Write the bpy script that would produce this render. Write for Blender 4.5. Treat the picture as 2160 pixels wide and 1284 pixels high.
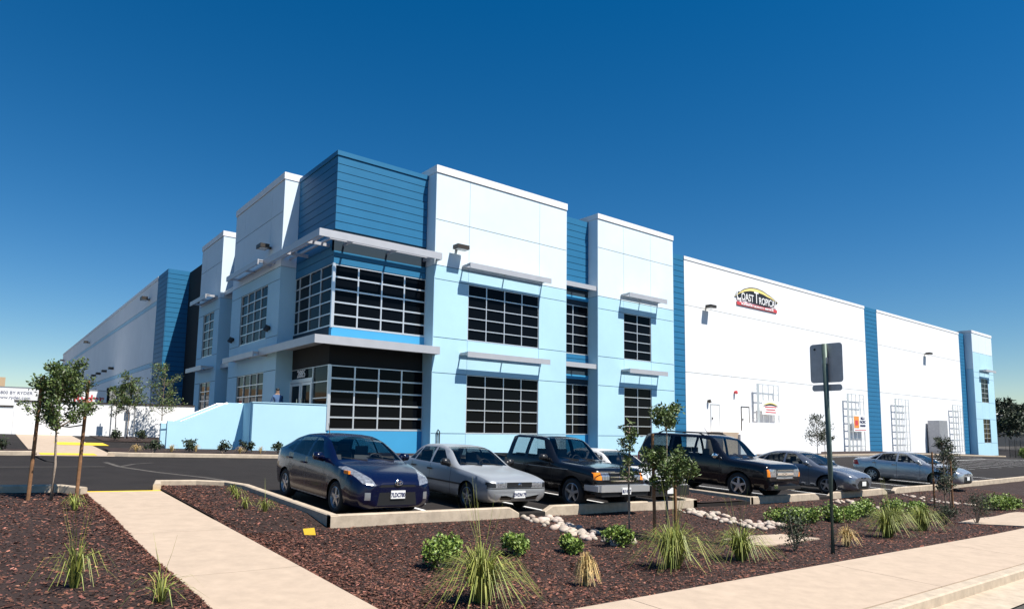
import bpy, bmesh, math, random
from mathutils import Vector, Matrix
R = math.radians
random.seed(7)
for o in list(bpy.data.objects): bpy.data.objects.remove(o)
SC = bpy.context.scene
COL = SC.collection

# ------------------------------------------------------------------ camera
F_PX, YAW, PIT, ROL = 1401.9, R(38.599), R(6.173), R(0.7525)
cam = bpy.data.cameras.new('camera'); camo = bpy.data.objects.new('camera', cam); COL.objects.link(camo)
cam.sensor_width = 36; cam.lens = 36 * F_PX / 2160; cam.shift_y = 114 / 2160
cam.clip_start = .1; cam.clip_end = 6000
fw = Vector((math.sin(YAW) * math.cos(PIT), math.cos(YAW) * math.cos(PIT), math.sin(PIT)))
rt = Vector((math.cos(YAW), -math.sin(YAW), 0)); up = rt.cross(fw)
r2 = rt * math.cos(ROL) + up * math.sin(ROL); u2 = -rt * math.sin(ROL) + up * math.cos(ROL)
m = Matrix((r2, u2, -fw)).transposed().to_4x4(); camo.matrix_world = m
SC.camera = camo

# ------------------------------------------------------------------ light
SUN = Vector((.33, -1, 1.75)).normalized()
EL = math.asin(SUN.z)
w = bpy.data.worlds.new('World'); SC.world = w; w.use_nodes = True
nt = w.node_tree; nt.nodes.clear()
sky = nt.nodes.new('ShaderNodeTexSky'); sky.sky_type = 'NISHITA'; sky.sun_disc = False
sky.sun_elevation = EL; sky.sun_rotation = math.atan2(SUN.x, SUN.y)
sky.air_density = 1.0; sky.dust_density = .0; sky.ozone_density = 3.0; sky.altitude = 0
bg = nt.nodes.new('ShaderNodeBackground'); bg.inputs[1].default_value = .065
out = nt.nodes.new('ShaderNodeOutputWorld'); hs = nt.nodes.new('ShaderNodeHueSaturation'); hs.inputs['Saturation'].default_value = 1.42; nt.links.new(sky.outputs[0], hs.inputs['Color']); nt.links.new(hs.outputs[0], bg.inputs[0]); nt.links.new(bg.outputs[0], out.inputs[0])
sl = bpy.data.lights.new('sun', 'SUN'); sl.energy = 5.0; sl.angle = R(.5); sl.color = (1, .95, .87)
so = bpy.data.objects.new('sun', sl); COL.objects.link(so); so.rotation_euler = (-SUN).to_track_quat('-Z', 'Y').to_euler(); so.location = (0, -20, 40)
SC.view_settings.view_transform = 'Standard'; SC.view_settings.look = 'None'; SC.view_settings.gamma = 1; SC.view_settings.exposure = 0.65
SC.view_settings.use_curve_mapping = False

# ------------------------------------------------------------------ materials
def mat(name, col, rough=.7, metal=0, spec=.5, var=0, vscale=6, bump=0, bscale=40, coat=0, detail=6):
    M = bpy.data.materials.new(name); M.use_nodes = True; n = M.node_tree; b = n.nodes['Principled BSDF']
    b.inputs['Base Color'].default_value = (*col, 1); b.inputs['Roughness'].default_value = rough
    b.inputs['Metallic'].default_value = metal; b.inputs['Specular IOR Level'].default_value = spec
    if coat: b.inputs['Coat Weight'].default_value = coat; b.inputs['Coat Roughness'].default_value = .03
    if var or bump:
        tc = n.nodes.new('ShaderNodeTexCoord')
    if var:
        no = n.nodes.new('ShaderNodeTexNoise'); no.inputs['Scale'].default_value = vscale; no.inputs['Detail'].default_value = detail
        no.inputs['Roughness'].default_value = .65
        n.links.new(tc.outputs['Object'], no.inputs['Vector'])
        mr = n.nodes.new('ShaderNodeMapRange'); mr.inputs[1].default_value = .3; mr.inputs[2].default_value = .7
        mr.inputs[3].default_value = 1 - var; mr.inputs[4].default_value = 1 + var
        n.links.new(no.outputs[0], mr.inputs[0])
        mx = n.nodes.new('ShaderNodeVectorMath'); mx.operation = 'SCALE'; mx.inputs[0].default_value = col
        n.links.new(mr.outputs[0], mx.inputs['Scale']); n.links.new(mx.outputs[0], b.inputs['Base Color'])
    if bump:
        n2 = n.nodes.new('ShaderNodeTexNoise'); n2.inputs['Scale'].default_value = bscale; n2.inputs['Detail'].default_value = 4
        n.links.new(tc.outputs['Object'], n2.inputs['Vector'])
        bp = n.nodes.new('ShaderNodeBump'); bp.inputs['Strength'].default_value = bump; bp.inputs['Distance'].default_value = .02
        n.links.new(n2.outputs[0], bp.inputs['Height']); n.links.new(bp.outputs[0], b.inputs['Normal'])
    return M
def glassmat(name, tint, refl=.5):
    M = bpy.data.materials.new(name); M.use_nodes = True; n = M.node_tree; n.nodes.clear()
    o = n.nodes.new('ShaderNodeOutputMaterial'); t = n.nodes.new('ShaderNodeBsdfTransparent'); t.inputs[0].default_value = (*tint, 1)
    g = n.nodes.new('ShaderNodeBsdfGlossy'); g.inputs['Roughness'].default_value = .02; g.inputs[0].default_value = (1, 1, 1, 1)
    fr = n.nodes.new('ShaderNodeFresnel'); fr.inputs[0].default_value = 1.45
    mu = n.nodes.new('ShaderNodeMath'); mu.operation = 'MULTIPLY'; mu.inputs[1].default_value = refl
    mx = n.nodes.new('ShaderNodeMixShader'); n.links.new(fr.outputs[0], mu.inputs[0]); n.links.new(mu.outputs[0], mx.inputs[0])
    n.links.new(t.outputs[0], mx.inputs[1]); n.links.new(g.outputs[0], mx.inputs[2]); n.links.new(mx.outputs[0], o.inputs[0]); return M
def colvar(M, attr='tone'):
    """multiply the base colour by a per-piece tone attribute (natural piece-to-piece variation)"""
    n = M.node_tree; b = n.nodes['Principled BSDF']; a = n.nodes.new('ShaderNodeAttribute'); a.attribute_name = attr
    mx = n.nodes.new('ShaderNodeVectorMath'); mx.operation = 'MULTIPLY'; src = b.inputs['Base Color']
    if src.links: l = src.links[0].from_socket; n.links.new(l, mx.inputs[0])
    else: mx.inputs[0].default_value = src.default_value[:3]
    n.links.new(a.outputs['Color'], mx.inputs[1]); n.links.new(mx.outputs[0], src); return M
MT = {
 'white': mat('white_paint', (.80, .81, .82), .75, var=.05, vscale=.35, bump=.05, bscale=30),
 'lblue': mat('light_blue_paint', (.42, .66, .79), .75, var=.05, vscale=.35, bump=.05, bscale=30),
 'mblue': mat('mid_blue_paint', (.04, .30, .55), .7, var=.03, vscale=.8),
 'pale': mat('pale_blue_white_paint', (.66, .77, .84), .75, var=.05, vscale=.35, bump=.05, bscale=30),
 'joint': mat('joint_shadow_gap', (.05, .10, .13), .9),
 'clad': mat('blue_metal_cladding', (.028, .16, .31), .5, 0, .15, var=.05, vscale=.7),
 'gap': mat('dark_cladding_backing', (.01, .03, .05), .8),
 'alu': mat('aluminium_frame', (.72, .73, .74), .35, .6, var=.04, vscale=3),
 'canopy': mat('grey_metal_canopy', (.50, .50, .52), .45, .3, var=.05, vscale=2),
 'pane': mat('dark_window_glass', (.003, .004, .006), .04, 0, .07),
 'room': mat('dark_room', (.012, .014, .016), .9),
 'lamp': mat('bronze_lamp_housing', (.035, .028, .022), .5),
 'lens': mat('lamp_lens', (.6, .6, .58), .2),
 'roof': mat('roof_membrane', (.6, .6, .6), .9),
 'asph': mat('asphalt', (.022, .019, .018), .95, 0, .2, var=.22, vscale=1.3, bump=.3, bscale=60),
 'street': mat('street_asphalt', (.07, .062, .055), .9, var=.15, vscale=3, bump=.3, bscale=60),
 'conc': mat('pavement_concrete', (.43, .335, .25), .85, var=.10, vscale=4, bump=.1, bscale=50),
 'curb': mat('curb_concrete', (.44, .36, .27), .85, var=.2, vscale=5, bump=.15, bscale=40),
 'mulch': mat('bark_mulch', (.026, .012, .008), .95, var=.5, vscale=25, bump=1, bscale=45),
 'chip': colvar(mat('bark_chips', (.075, .032, .022), .85, 0, .3)),
 'line': mat('stall_paint', (.75, .75, .74), .7, var=.12, vscale=9),
 'yellow': mat('yellow_tactile_paint', (.75, .50, .03), .7, var=.1, vscale=6),
 'rock': colvar(mat('river_rock', (.40, .33, .27), .7, var=.15, vscale=8)),
 'stake': mat('timber_stake', (.22, .11, .05), .85, var=.3, vscale=12),
 'rubber': mat('black_rubber', (.012, .012, .013), .8),
 'bark': mat('young_bark', (.28, .22, .17), .9, var=.3, vscale=25),
 'leaf': colvar(mat('leaf_green', (.085, .125, .03), .5, 0, .5)),
 'leafd': colvar(mat('leaf_dark', (.030, .045, .018), .6)),
 'leafl': colvar(mat('leaf_bright', (.17, .24, .045), .5)),
 'grass': colvar(mat('grass_blade', (.20, .22, .045), .55)),
 'straw': colvar(mat('straw_blade', (.50, .36, .15), .7)),
 'steel': mat('galvanised_steel', (.42, .43, .44), .4, .7, var=.1, vscale=8),
 'signback': mat('sign_back_aluminium', (.40, .40, .42), .45, .5, var=.12, vscale=6),
 'polegreen': mat('green_sign_post', (.10, .14, .12), .5, .3, var=.2, vscale=8),
 'black': mat('black_plastic', (.012, .012, .013), .5),
 'trim': mat('black_trim', (.02, .02, .022), .35),
 'chrome': mat('chrome', (.8, .8, .8), .08, 1),
 'interior': mat('car_interior', (.035, .035, .038), .9),
 'seat': mat('grey_seat_fabric', (.09, .09, .095), .95),
 'cglass': glassmat('car_glass', (.70, .75, .76), .8),
 'hlens': mat('headlight_lens', (.34, .36, .39), .12, .55, .8, var=.6, vscale=22),
 'amber': mat('amber_lens', (.85, .25, .02), .15),
 'redlens': mat('red_lens', (.45, .02, .02), .15),
 'plate': mat('plate_white', (.8, .8, .78), .5),
 'ink': mat('dark_ink', (.02, .03, .10), .6),
 'rim': mat('alloy_rim', (.5, .5, .52), .3, .8),
 'black_sign': mat('sign_black', (.01, .012, .02), .6),
 'sign_yel': mat('sign_yellow', (.85, .70, .25), .6),
 'sign_red': mat('sign_red', (.60, .06, .07), .6),
 'sign_white': mat('sign_white', (.85, .85, .85), .6),
 'ban_or': mat('banner_orange', (.75, .28, .06), .6),
 'tan': mat('tan_roof', (.50, .36, .22), .9),
 'dgrey': mat('dark_grey_wall', (.018, .022, .028), .9),
 'skin': mat('skin', (.30, .18, .12), .7), 'shirt': mat('blue_shirt', (.06, .12, .24), .9), 'trouser': mat('dark_trousers', (.02, .02, .03), .9),
 'hill': mat('dry_hill', (.30, .25, .2), 1, var=.2, vscale=.02),
 'trailer': mat('trailer_white', (.8, .8, .8), .5),
 'iron': mat('black_iron', (.02, .02, .022), .5),
}
# ------------------------------------------------------------------ helpers
ORG = {}
def lk(o, parent=None):
    COL.objects.link(o)
    if parent is not None: o.parent = parent
    return o
def tag(o, label=None, cat=None, group=None, kind=None):
    if label: o['label'] = label
    if cat: o['category'] = cat
    if group: o['group'] = group
    if kind: o['kind'] = kind
    return o
def thing(name, loc, label, cat, group=None):
    o = bpy.data.objects.new(name, None); o.empty_display_size = .2; lk(o); o.location = loc; ORG[o.name] = Vector(loc)
    return tag(o, label, cat, group)
def org(parent):
    while parent is not None:
        if parent.name in ORG: return ORG[parent.name]
        parent = parent.parent
    return Vector((0, 0, 0))
def mesh(name, verts, faces, material, parent=None, smooth=False, mats=None, fm=None):
    """world-coordinate mesh, stored relative to the origin of the thing it belongs to"""
    o0 = org(parent); me = bpy.data.meshes.new(name)
    me.from_pydata([(v[0] - o0.x, v[1] - o0.y, v[2] - o0.z) for v in verts], [], faces)
    for mm in (mats or [material]): me.materials.append(MT[mm] if isinstance(mm, str) else mm)
    if fm: me.polygons.foreach_set('material_index', fm)
    if smooth: me.polygons.foreach_set('use_smooth', [True] * len(me.polygons))
    me.update(); ob = bpy.data.objects.new(name, me); return lk(ob, parent)
BOXF = [(0, 3, 2, 1), (4, 5, 6, 7), (0, 1, 5, 4), (1, 2, 6, 5), (2, 3, 7, 6), (3, 0, 4, 7)]
def bv(x0, x1, y0, y1, z0, z1): return [(x0, y0, z0), (x1, y0, z0), (x1, y1, z0), (x0, y1, z0), (x0, y0, z1), (x1, y0, z1), (x1, y1, z1), (x0, y1, z1)]
def box(name, x0, x1, y0, y1, z0, z1, material, parent=None): return mesh(name, bv(x0, x1, y0, y1, z0, z1), BOXF, material, parent)
class MB:
    def __init__(s): s.v = []; s.f = []
    def add(s, vs, fs): k = len(s.v); s.v += [tuple(v) for v in vs]; s.f += [tuple(i + k for i in f) for f in fs]; return s
    def box(s, *a): return s.add(bv(*a), BOXF)
    def beam(s, a, b, w, h=None):
        a = Vector(a); b = Vector(b); d = (b - a).normalized(); h = h or w
        u = d.cross(Vector((0, 0, 1)));  u = Vector((1, 0, 0)) if u.length < 1e-4 else u.normalized(); v = u.cross(d)
        c = [(-1, -1), (1, -1), (1, 1), (-1, 1)]
        return s.add([p + u * (i * w / 2) + v * (j * h / 2) for p in (a, b) for i, j in c], [(0, 1, 2, 3), (7, 6, 5, 4), (0, 4, 5, 1), (1, 5, 6, 2), (2, 6, 7, 3), (3, 7, 4, 0)])
    def tube(s, pts, rad, n=8):
        rings = []; P = [Vector(p) for p in pts]
        for i, p in enumerate(P):
            d = (P[min(i + 1, len(P) - 1)] - P[max(i - 1, 0)]).normalized(); r = rad[i] if isinstance(rad, (list, tuple)) else rad
            u = d.cross(Vector((0, 0, 1))); u = Vector((1, 0, 0)) if u.length < 1e-3 else u.normalized(); v = d.cross(u)
            rings.append([p + (u * math.cos(t) + v * math.sin(t)) * r for t in [2 * math.pi * k / n for k in range(n)]])
        fs = [tuple(range(n))[::-1]]
        for i in range(len(P) - 1): fs += [(i * n + k, i * n + (k + 1) % n, (i + 1) * n + (k + 1) % n, (i + 1) * n + k) for k in range(n)]
        fs.append(tuple(range((len(P) - 1) * n, len(P) * n))); return s.add([q for r in rings for q in r], fs)
    def build(s, name, material, parent=None, smooth=False): return mesh(name, s.v, s.f, material, parent, smooth)
def text(name, body, size, material, M4, parent=None, depth=.01, align='CENTER', bold=0):
    c = bpy.data.curves.new(name, 'FONT'); c.body = body; c.size = size; c.extrude = depth; c.align_x = align; c.align_y = 'CENTER'; c.offset = bold
    t = bpy.data.objects.new('tmp', c); COL.objects.link(t)
    me = bpy.data.meshes.new_from_object(t.evaluated_get(bpy.context.evaluated_depsgraph_get())); bpy.data.objects.remove(t); bpy.data.curves.remove(c)
    me.transform(M4); me.materials.clear(); me.materials.append(MT[material]); me.name = name
    o = bpy.data.objects.new(name, me); lk(o, parent); o0 = org(parent); me.transform(Matrix.Translation(-o0)); return o
def tones(ob, lo=.6, hi=1.4, per=1, hue=.1):
    """per-piece tone attribute: 'per' consecutive faces form one piece"""
    me = ob.data; at = me.attributes.new('tone', 'FLOAT_COLOR', 'FACE'); n = len(me.polygons); buf = []
    c = None
    for i in range(n):
        if i % per == 0: k = random.uniform(lo, hi) * (2.4 if lo < .3 and random.random() < .07 else 1); c = (k * random.uniform(1 - hue, 1 + hue), k, k * random.uniform(1 - hue, 1 + hue), 1)
        buf += c
    at.data.foreach_set('color', buf)
BX = [-60, -5, 0, 18.7, 24, 33, 40, 71, 104, 160]; BZ = [-1.2, -1.39, -1.521, -2.02, -2.12, -2.22, -2.26, -2.34, -3.1, -3.4]
def zg(x, y):
    if x <= BX[0]: b = BZ[0]
    elif x >= BX[-1]: b = BZ[-1]
    else:
        for i in range(len(BX) - 1):
            if BX[i] <= x <= BX[i + 1]: b = BZ[i] + (BZ[i + 1] - BZ[i]) * (x - BX[i]) / (BX[i + 1] - BX[i]); break
    return b + .0361 * (min(max(y, 2), 41) - 11.4)
def frange(a, b, st):
    n = max(1, int(math.ceil((b - a) / st - 1e-6))); return [a + (b - a) * i / n for i in range(n + 1)]
def sheet(name, x0, x1, y0, y1, dz, material, parent=None, st=2.0, fz=None, skirt=0):
    xs = sorted(set(frange(x0, x1, st) + [b for b in BX if x0 < b < x1])); ys = sorted(set(frange(y0, y1, st) + [c for c in (2, 41) if y0 < c < y1]))
    vs = [(x, y, (fz(x, y) if fz else zg(x, y) + dz)) for y in ys for x in xs]; nx = len(xs)
    fs = [(j * nx + i, j * nx + i + 1, (j + 1) * nx + i + 1, (j + 1) * nx + i) for j in range(len(ys) - 1) for i in range(nx - 1)]
    if skirt:
        b = [j * nx + i for j, i in [(0, i) for i in range(nx)] + [(j, nx - 1) for j in range(1, len(ys))] + [(len(ys) - 1, i) for i in range(nx - 2, -1, -1)] + [(j, 0) for j in range(len(ys) - 2, 0, -1)]]
        k = len(vs); vs += [(vs[i][0], vs[i][1], vs[i][2] - skirt) for i in b]; n = len(b)
        fs += [(b[i], k + i, k + (i + 1) % n, b[(i + 1) % n]) for i in range(n)]
    return mesh(name, vs, fs, material, parent)
def curbrun(name, pts, w, h, below, material, parent=None, slope_ends=(0, 0)):
    """kerb along a polyline (left side offset by w), following the ground"""
    P = [Vector((p[0], p[1], 0)) for p in pts]; Q = []
    for a, b in zip(P[:-1], P[1:]):
        n = max(1, int((b - a).length / 1.5)); Q += [a.lerp(b, i / n) for i in range(n)]
    Q.append(P[-1])
    if slope_ends[0]: Q.insert(1, Q[0].lerp(Q[1], .25 / max(.3, (Q[1] - Q[0]).length)))
    if slope_ends[1]: Q.insert(len(Q) - 1, Q[-1].lerp(Q[-2], .25 / max(.3, (Q[-1] - Q[-2]).length)))
    vs = []; L = 0; tot = sum((b - a).length for a, b in zip(Q[:-1], Q[1:]))
    for i, p in enumerate(Q):
        d = (Q[min(i + 1, len(Q) - 1)] - Q[max(i - 1, 0)]).normalized(); nrm = Vector((-d.y, d.x, 0)); g = zg(p.x, p.y)
        hh = h if not ((i == 0 and slope_ends[0]) or (i == len(Q) - 1 and slope_ends[1])) else .02
        q = p + nrm * w; e = .02
        vs += [(p.x, p.y, g - below), (p.x, p.y, g + hh - e), (p.x + nrm.x * e, p.y + nrm.y * e, g + hh), (q.x - nrm.x * e, q.y - nrm.y * e, g + hh), (q.x, q.y, g + hh - e), (q.x, q.y, g - below)]
    fs = [tuple(range(6))]; n = len(Q)
    for i in range(n - 1): fs += [(i * 6 + k, (i + 1) * 6 + k, (i + 1) * 6 + k + 1, i * 6 + k + 1) for k in range(5)]
    fs.append(tuple(range((n - 1) * 6, n * 6))[::-1]); return mesh(name, vs, fs, material, parent)

# ------------------------------------------------------------------ ground
tag(sheet('ground', -900, 1500, -300, 1500, -.35, 'street', st=150), kind='structure')
lot = tag(sheet('parking_lot', -45, 150, 16.7, 60, 0, 'asph', st=3), kind='structure')
sheet('stall_paving', 4.99, 150, 11.28, 16.7, 0, 'asph', lot, st=3, skirt=.4)
tag(sheet('street', -60, 160, -12, 3.05, -.16, 'street', st=4), kind='structure')
sw = tag(sheet('sidewalk', -45, 150, 3.7, 5.3, -.05, 'conc', st=2, skirt=.25), kind='structure')
x = 1.3 - 4.7 * 4
while x < 60:
    sheet('paving_slab', x + .006, x + 4.694, 3.71, 5.3, 0, 'conc', sw, st=1.6, skirt=.05); x += 4.7
tag(curbrun('street_kerb', [(-45, 3.7), (150, 3.7)][::-1], .2, .0, .3, 'curb'), kind='structure')
tag(sheet('gutter', -45, 150, 2.95, 3.5, -.13, 'curb', st=3), kind='structure')
wk = tag(sheet('walkway', 1.86, 3.29, 5.3, 16.55, -.05, 'conc', st=2, skirt=.15), kind='structure')
for a, b in ((5.31, 8.32), (8.335, 11.23), (11.245, 14.1), (14.115, 16.5)): sheet('paving_slab', 1.86, 3.29, a, b, 0, 'conc', wk, st=1.5, skirt=.05)
sheet('yellow_edge', 1.86, 3.29, 16.5, 16.62, .003, 'yellow', wk, skirt=.05)
def swale(x, y):
    t = max(0, 1 - ((y - 8.6) / 2.6) ** 2)
    edge = min(1, max(0, (y - 5.3) / .6))
    return zg(x, y) - .03 - .05 * edge - .13 * t * (1 if x > 4.2 else .2) + .02 * math.sin(x * 2.1) * math.sin(y * 1.7) * edge
def bedz(x, y): return zg(x, y) + .01 + .03 * math.sin(x * 1.3) * math.sin(y * 1.1)
bed = tag(sheet('planting_bed', 3.29, 75, 5.3, 11.32, 0, 'mulch', st=.5, fz=swale), kind='structure')
sheet('bed_strip', 3.29, 4.97, 11.32, 17.3, 0, 'mulch', bed, st=.5, fz=lambda x, y: zg(x, y) + .03 - .12 * max(0, min(1, (12.3 - y) / .9)))
sheet('bed_island', 15.7, 18.0, 11.3, 16.3, 0, 'mulch', bed, st=.5, fz=lambda x, y: zg(x, y) + .04)
bedl = tag(sheet('planting_bed', -45, 1.86, 5.3, 16.74, 0, 'mulch', st=.6, fz=bedz), kind='structure')
bedb = tag(sheet('planting_bed', 3.9, 100, 26.85, 30.6, 0, 'mulch', st=1.0, fz=lambda x, y: zg(x, y) + .06), kind='structure')
sheet('bed_left', -40, 1.6, 26.85, 29.0, 0, 'mulch', bedb, st=1.0, fz=lambda x, y: zg(x, y) + .06)
sheet('bed_posts', 4.6, 9.6, 36, 41, 0, 'mulch', bedb, st=1.0, fz=lambda x, y: zg(x, y) + .03)
# kerbs
def kerb(pts, label, **k): return tag(curbrun('kerb', pts, .16, .14, .35, 'curb', **k), kind='structure')
kerb([(9.25, 11.27), (4.97, 11.27)][::-1], '', slope_ends=(0, 1)); kerb([(10.0, 11.27), (15.55, 11.27), ], '', slope_ends=(1, 0))
kerb([(15.55, 11.27), (15.55, 16.2), (16.0, 16.6), (17.8, 16.6), (18.15, 16.2), (18.15, 11.27)], '')
kerb([(18.2, 11.27), (22.3, 11.27)], '', slope_ends=(0, 1)); kerb([(23.1, 11.27), (27.6, 11.27)], '', slope_ends=(1, 1)); kerb([(28.3, 11.27), (75, 11.27)], '', slope_ends=(1, 0))
kerb([(4.97, 11.28), (4.97, 16.3), (4.75, 17.0), (4.2, 17.35), (3.45, 17.4), (3.3, 16.6)][::-1], '')
kerb([(1.86, 16.2), (1.45, 16.75), (-45, 16.75)], '')
kerb([(100, 26.7), (4.2, 26.7), (3.6, 26.9)][::-1], ''); kerb([(1.6, 26.9), (1.0, 26.7), (-40, 26.7)][::-1], '')
cross = tag(sheet('crossing_path', 1.5, 3.8, 26.6, 41, .012, 'conc', st=2), kind='structure')
sheet('tactile_pad', 1.7, 3.3, 26.9, 27.8, .02, 'yellow', cross); sheet('tactile_pad', 2.6, 4.4, 32.6, 34.6, .02, 'yellow', cross)
stripes = bpy.data.objects.new('stall_markings', None); lk(stripes); tag(stripes, kind='structure')
for X in (7.46, 10.16, 12.86, 20.9, 23.6, 26.3, 29.0, 31.7, 34.9, 37.6, 40.3, 43.0): sheet('stall_line', X - .05, X + .05, 11.5, 16.6, .005, 'line', stripes, st=2)
for i in range(16): sheet('stall_line', 46 + 2.7 * i, 46.1 + 2.7 * i, 15.5, 20.5, .005, 'line', stripes, st=3)
for a in ((45, 26), (52, 22.7), (60, 20.5)): sheet('stall_line', a[0], a[0] + 26, a[1], a[1] + .12, .006, 'line', stripes, st=4)
# tyre marks / sealed cracks on the asphalt
def crack(pts, w):
    b = MB()
    for (ax, ay), (cx_, cy_) in zip(pts[:-1], pts[1:]):
        d = Vector((cx_ - ax, cy_ - ay, 0)); n = Vector((-d.y, d.x, 0)).normalized() * w / 2
        b.add([(ax - n.x, ay - n.y, zg(ax, ay) + .004), (cx_ - n.x, cy_ - n.y, zg(cx_, cy_) + .004), (cx_ + n.x, cy_ + n.y, zg(cx_, cy_) + .004), (ax + n.x, ay + n.y, zg(ax, ay) + .004)], [(0, 1, 2, 3)])
    return b
MT['seal'] = mat('dusty_tyre_mark', (.085, .075, .065), .9, var=.4, vscale=6)
tm = crack([(3.2, 24.2), (3.35, 22.6), (4.0, 20.9), (4.9, 19.3), (5.2, 18.5)], .14); tm.add(*(lambda c: (c.v, c.f))(crack([(3.35, 22.6), (3.9, 23.6), (4.5, 24.1)], .12))); tm.add(*(lambda c: (c.v, c.f))(crack([(-8, 22.5), (-2, 22.2), (3, 22.6)], .2)))
tm.build('tyre_marks', 'seal', lot)

# ------------------------------------------------------------------ building
bld = thing('warehouse_building', (13.1, 30.6, -1.3), 'long two-storey white and pale blue warehouse office with blue cladding and glass corner', 'building')
G = .014
def panel_grid(us, zs, axis, c, skip=(), th=.2, colf=None, z_lo=None, backs=True):
    """tilt-up panels: each cell of the joint grid is its own panel; the recessed joint shows the backing"""
    s = -1
    for i in range(len(us) - 1):
        for j in range(len(zs) - 1):
            if (i, j) in skip: continue
            a, b, z0, z1 = us[i] + .009, us[i + 1] - .009, zs[j] + .018, zs[j + 1] - .018
            mm = colf(i, j) if colf else 'white'
            if axis == 'Y': box('wall_panel', a, b, c, c + .06, z0, z1, mm, bld)
            else: box('wall_panel', c, c + .06, a, b, z0, z1, mm, bld)
def cladding(axis, c, a, b, z0, z1, pitch=.42, back=True):
    n = max(1, round((z1 - z0) / pitch)); p = (z1 - z0) / n
    for k in range(n):
        q0, q1 = z0 + k * p + .016, z0 + (k + 1) * p - .016
        if axis == 'Y': box('cladding_plank', a, b, c, c + .05, q0, q1, 'clad', bld)
        else: box('cladding_plank', c, c + .05, a, b, q0, q1, 'clad', bld)
    if back:
        if axis == 'Y': box('cladding_backing', a + .004, b - .004, c + .025, c + .3, z0, z1 - .01, 'gap', bld)
        else: box('cladding_backing', c + .025, c + .3, a + .004, b - .004, z0, z1 - .01, 'gap', bld)
def window(axis, c, a, b, z0, z1, nc, nr, fw=.05, depth=.12, widths=None):
    """frame and mullions one mesh; every pane its own child. c = outer face of frame, glass sits behind it"""
    f = MB(); us = [a + (b - a) * i / nc for i in range(nc + 1)]; zs = [z0 + (z1 - z0) * j / nr for j in range(nr + 1)]
    def bx(u0, u1, q0, q1, d0, d1):
        if axis == 'Y': f.box(u0, u1, c + d0, c + d1, q0, q1)
        else: f.box(c + d0, c + d1, u0, u1, q0, q1)
    for i, u in enumerate(us): h = fw if 0 < i < nc else fw * 1.2; bx(max(a, u - h / 2), min(b, u + h / 2) if i else a + h, z0, z1, 0, depth)
    for j, q in enumerate(zs): h = fw if 0 < j < nr else fw * 1.2; bx(a, b, max(z0, q - h / 2), min(z1, q + h / 2) if j else z0 + h, .003, depth - .003)
    w_ = f.build('window', 'alu', bld)
    for i in range(nc):
        for j in range(nr):
            u0, u1, q0, q1 = us[i] + fw / 2, us[i + 1] - fw / 2, zs[j] + fw / 2, zs[j + 1] - fw / 2
            t = random.uniform(-.004, .004)
            if axis == 'Y': vs = [(u0, c + .06 + t, q0), (u1, c + .06 - t, q0), (u1, c + .06 - t, q1), (u0, c + .06 + t, q1)]; fs = [(0, 1, 2, 3)]
            else: vs = [(c + .06 + t, u1, q0), (c + .06 - t, u0, q0), (c + .06 - t, u0, q1), (c + .06 + t, u1, q1)]; fs = [(0, 1, 2, 3)]
            # pane with thickness
            d = .02; vs2 = [(v[0] + (d if axis == 'X' else 0), v[1] + (d if axis == 'Y' else 0), v[2]) for v in vs]
            mesh('pane', vs + vs2, [(0, 1, 2, 3), (7, 6, 5, 4), (0, 4, 5, 1), (1, 5, 6, 2), (2, 6, 7, 3), (3, 7, 4, 0)], 'pane', w_)
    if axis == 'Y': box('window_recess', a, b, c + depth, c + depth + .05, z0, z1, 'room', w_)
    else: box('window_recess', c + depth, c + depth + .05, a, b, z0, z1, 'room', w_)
    return w_
def awning(axis, c, a, b, zt, D=.8, h=.30, mids=1):
    """open metal sunshade: front fascia, end brackets, middle struts, rear rail"""
    f = MB()
    def bx(u0, u1, d0, d1, q0, q1):
        if axis == 'Y': f.box(u0, u1, c - d1, c - d0, q0, q1)
        else: f.box(c - d1, c - d0, u0, u1, q0, q1)
    bx(a, b, D - .06, D, zt - h, zt); bx(a, b, D - .30, D - .06, zt - .07, zt - .02)
    ob = f.build('sunshade', 'canopy', bld); g = MB()
    st = [a + .06, b - .06] + [a + (b - a) * (k + 1) / (mids + 1) for k in range(mids)]
    for k, u in enumerate(st):
        s = MB()
        if axis == 'Y': s.box(u - .03, u + .03, c - D + .06, c, zt - .16, zt - .02)
        else: s.box(c - D + .06, c, u - .03, u + .03, zt - .16, zt - .02)
        s.build('bracket', 'canopy', ob)
    s = MB()
    if axis == 'Y': s.box(a, b, c - .14, c - .04, zt - .12, zt - .03)
    else: s.box(c - .14, c - .04, a, b, zt - .12, zt - .03)
    s.build('wall_rail', 'canopy', ob); return ob
def walllamp(axis, c, u, z, s=1):
    b = MB()
    if axis == 'Y': b.box(u - .38 * s, u + .38 * s, c - .72, c - .22, z, z + .22 * s); b.box(u - .07, u + .07, c - .22, c, z + .04, z + .16)
    else: b.box(c - .72, c - .22, u - .38 * s, u + .38 * s, z, z + .22 * s); b.box(c - .22, c, u - .07, u + .07, z + .04, z + .16)
    o = b.build('wall_lamp', 'lamp', bld)
    if axis == 'Y': box('lens', u - .3 * s, u + .3 * s, c - .66, c - .28, z - .012, z - .002, 'lens', o)
    else: box('lens', c - .66, c - .28, u - .3 * s, u + .3 * s, z - .012, z - .002, 'lens', o)
YF, YP = 30.6, 29.75
# solid cores (roof + wall mass behind the panels)
core = MB(); core.box(13.45, 41.0, YF + .35, 62.3, -1.5, 13.3); core.box(41.0, 98.6, YF + .09, 152, -3.2, 13.1); core.box(15.2, 41.0, 62.3, 152, -1.5, 13.1)
core.build('building_core', 'room', bld)
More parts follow.
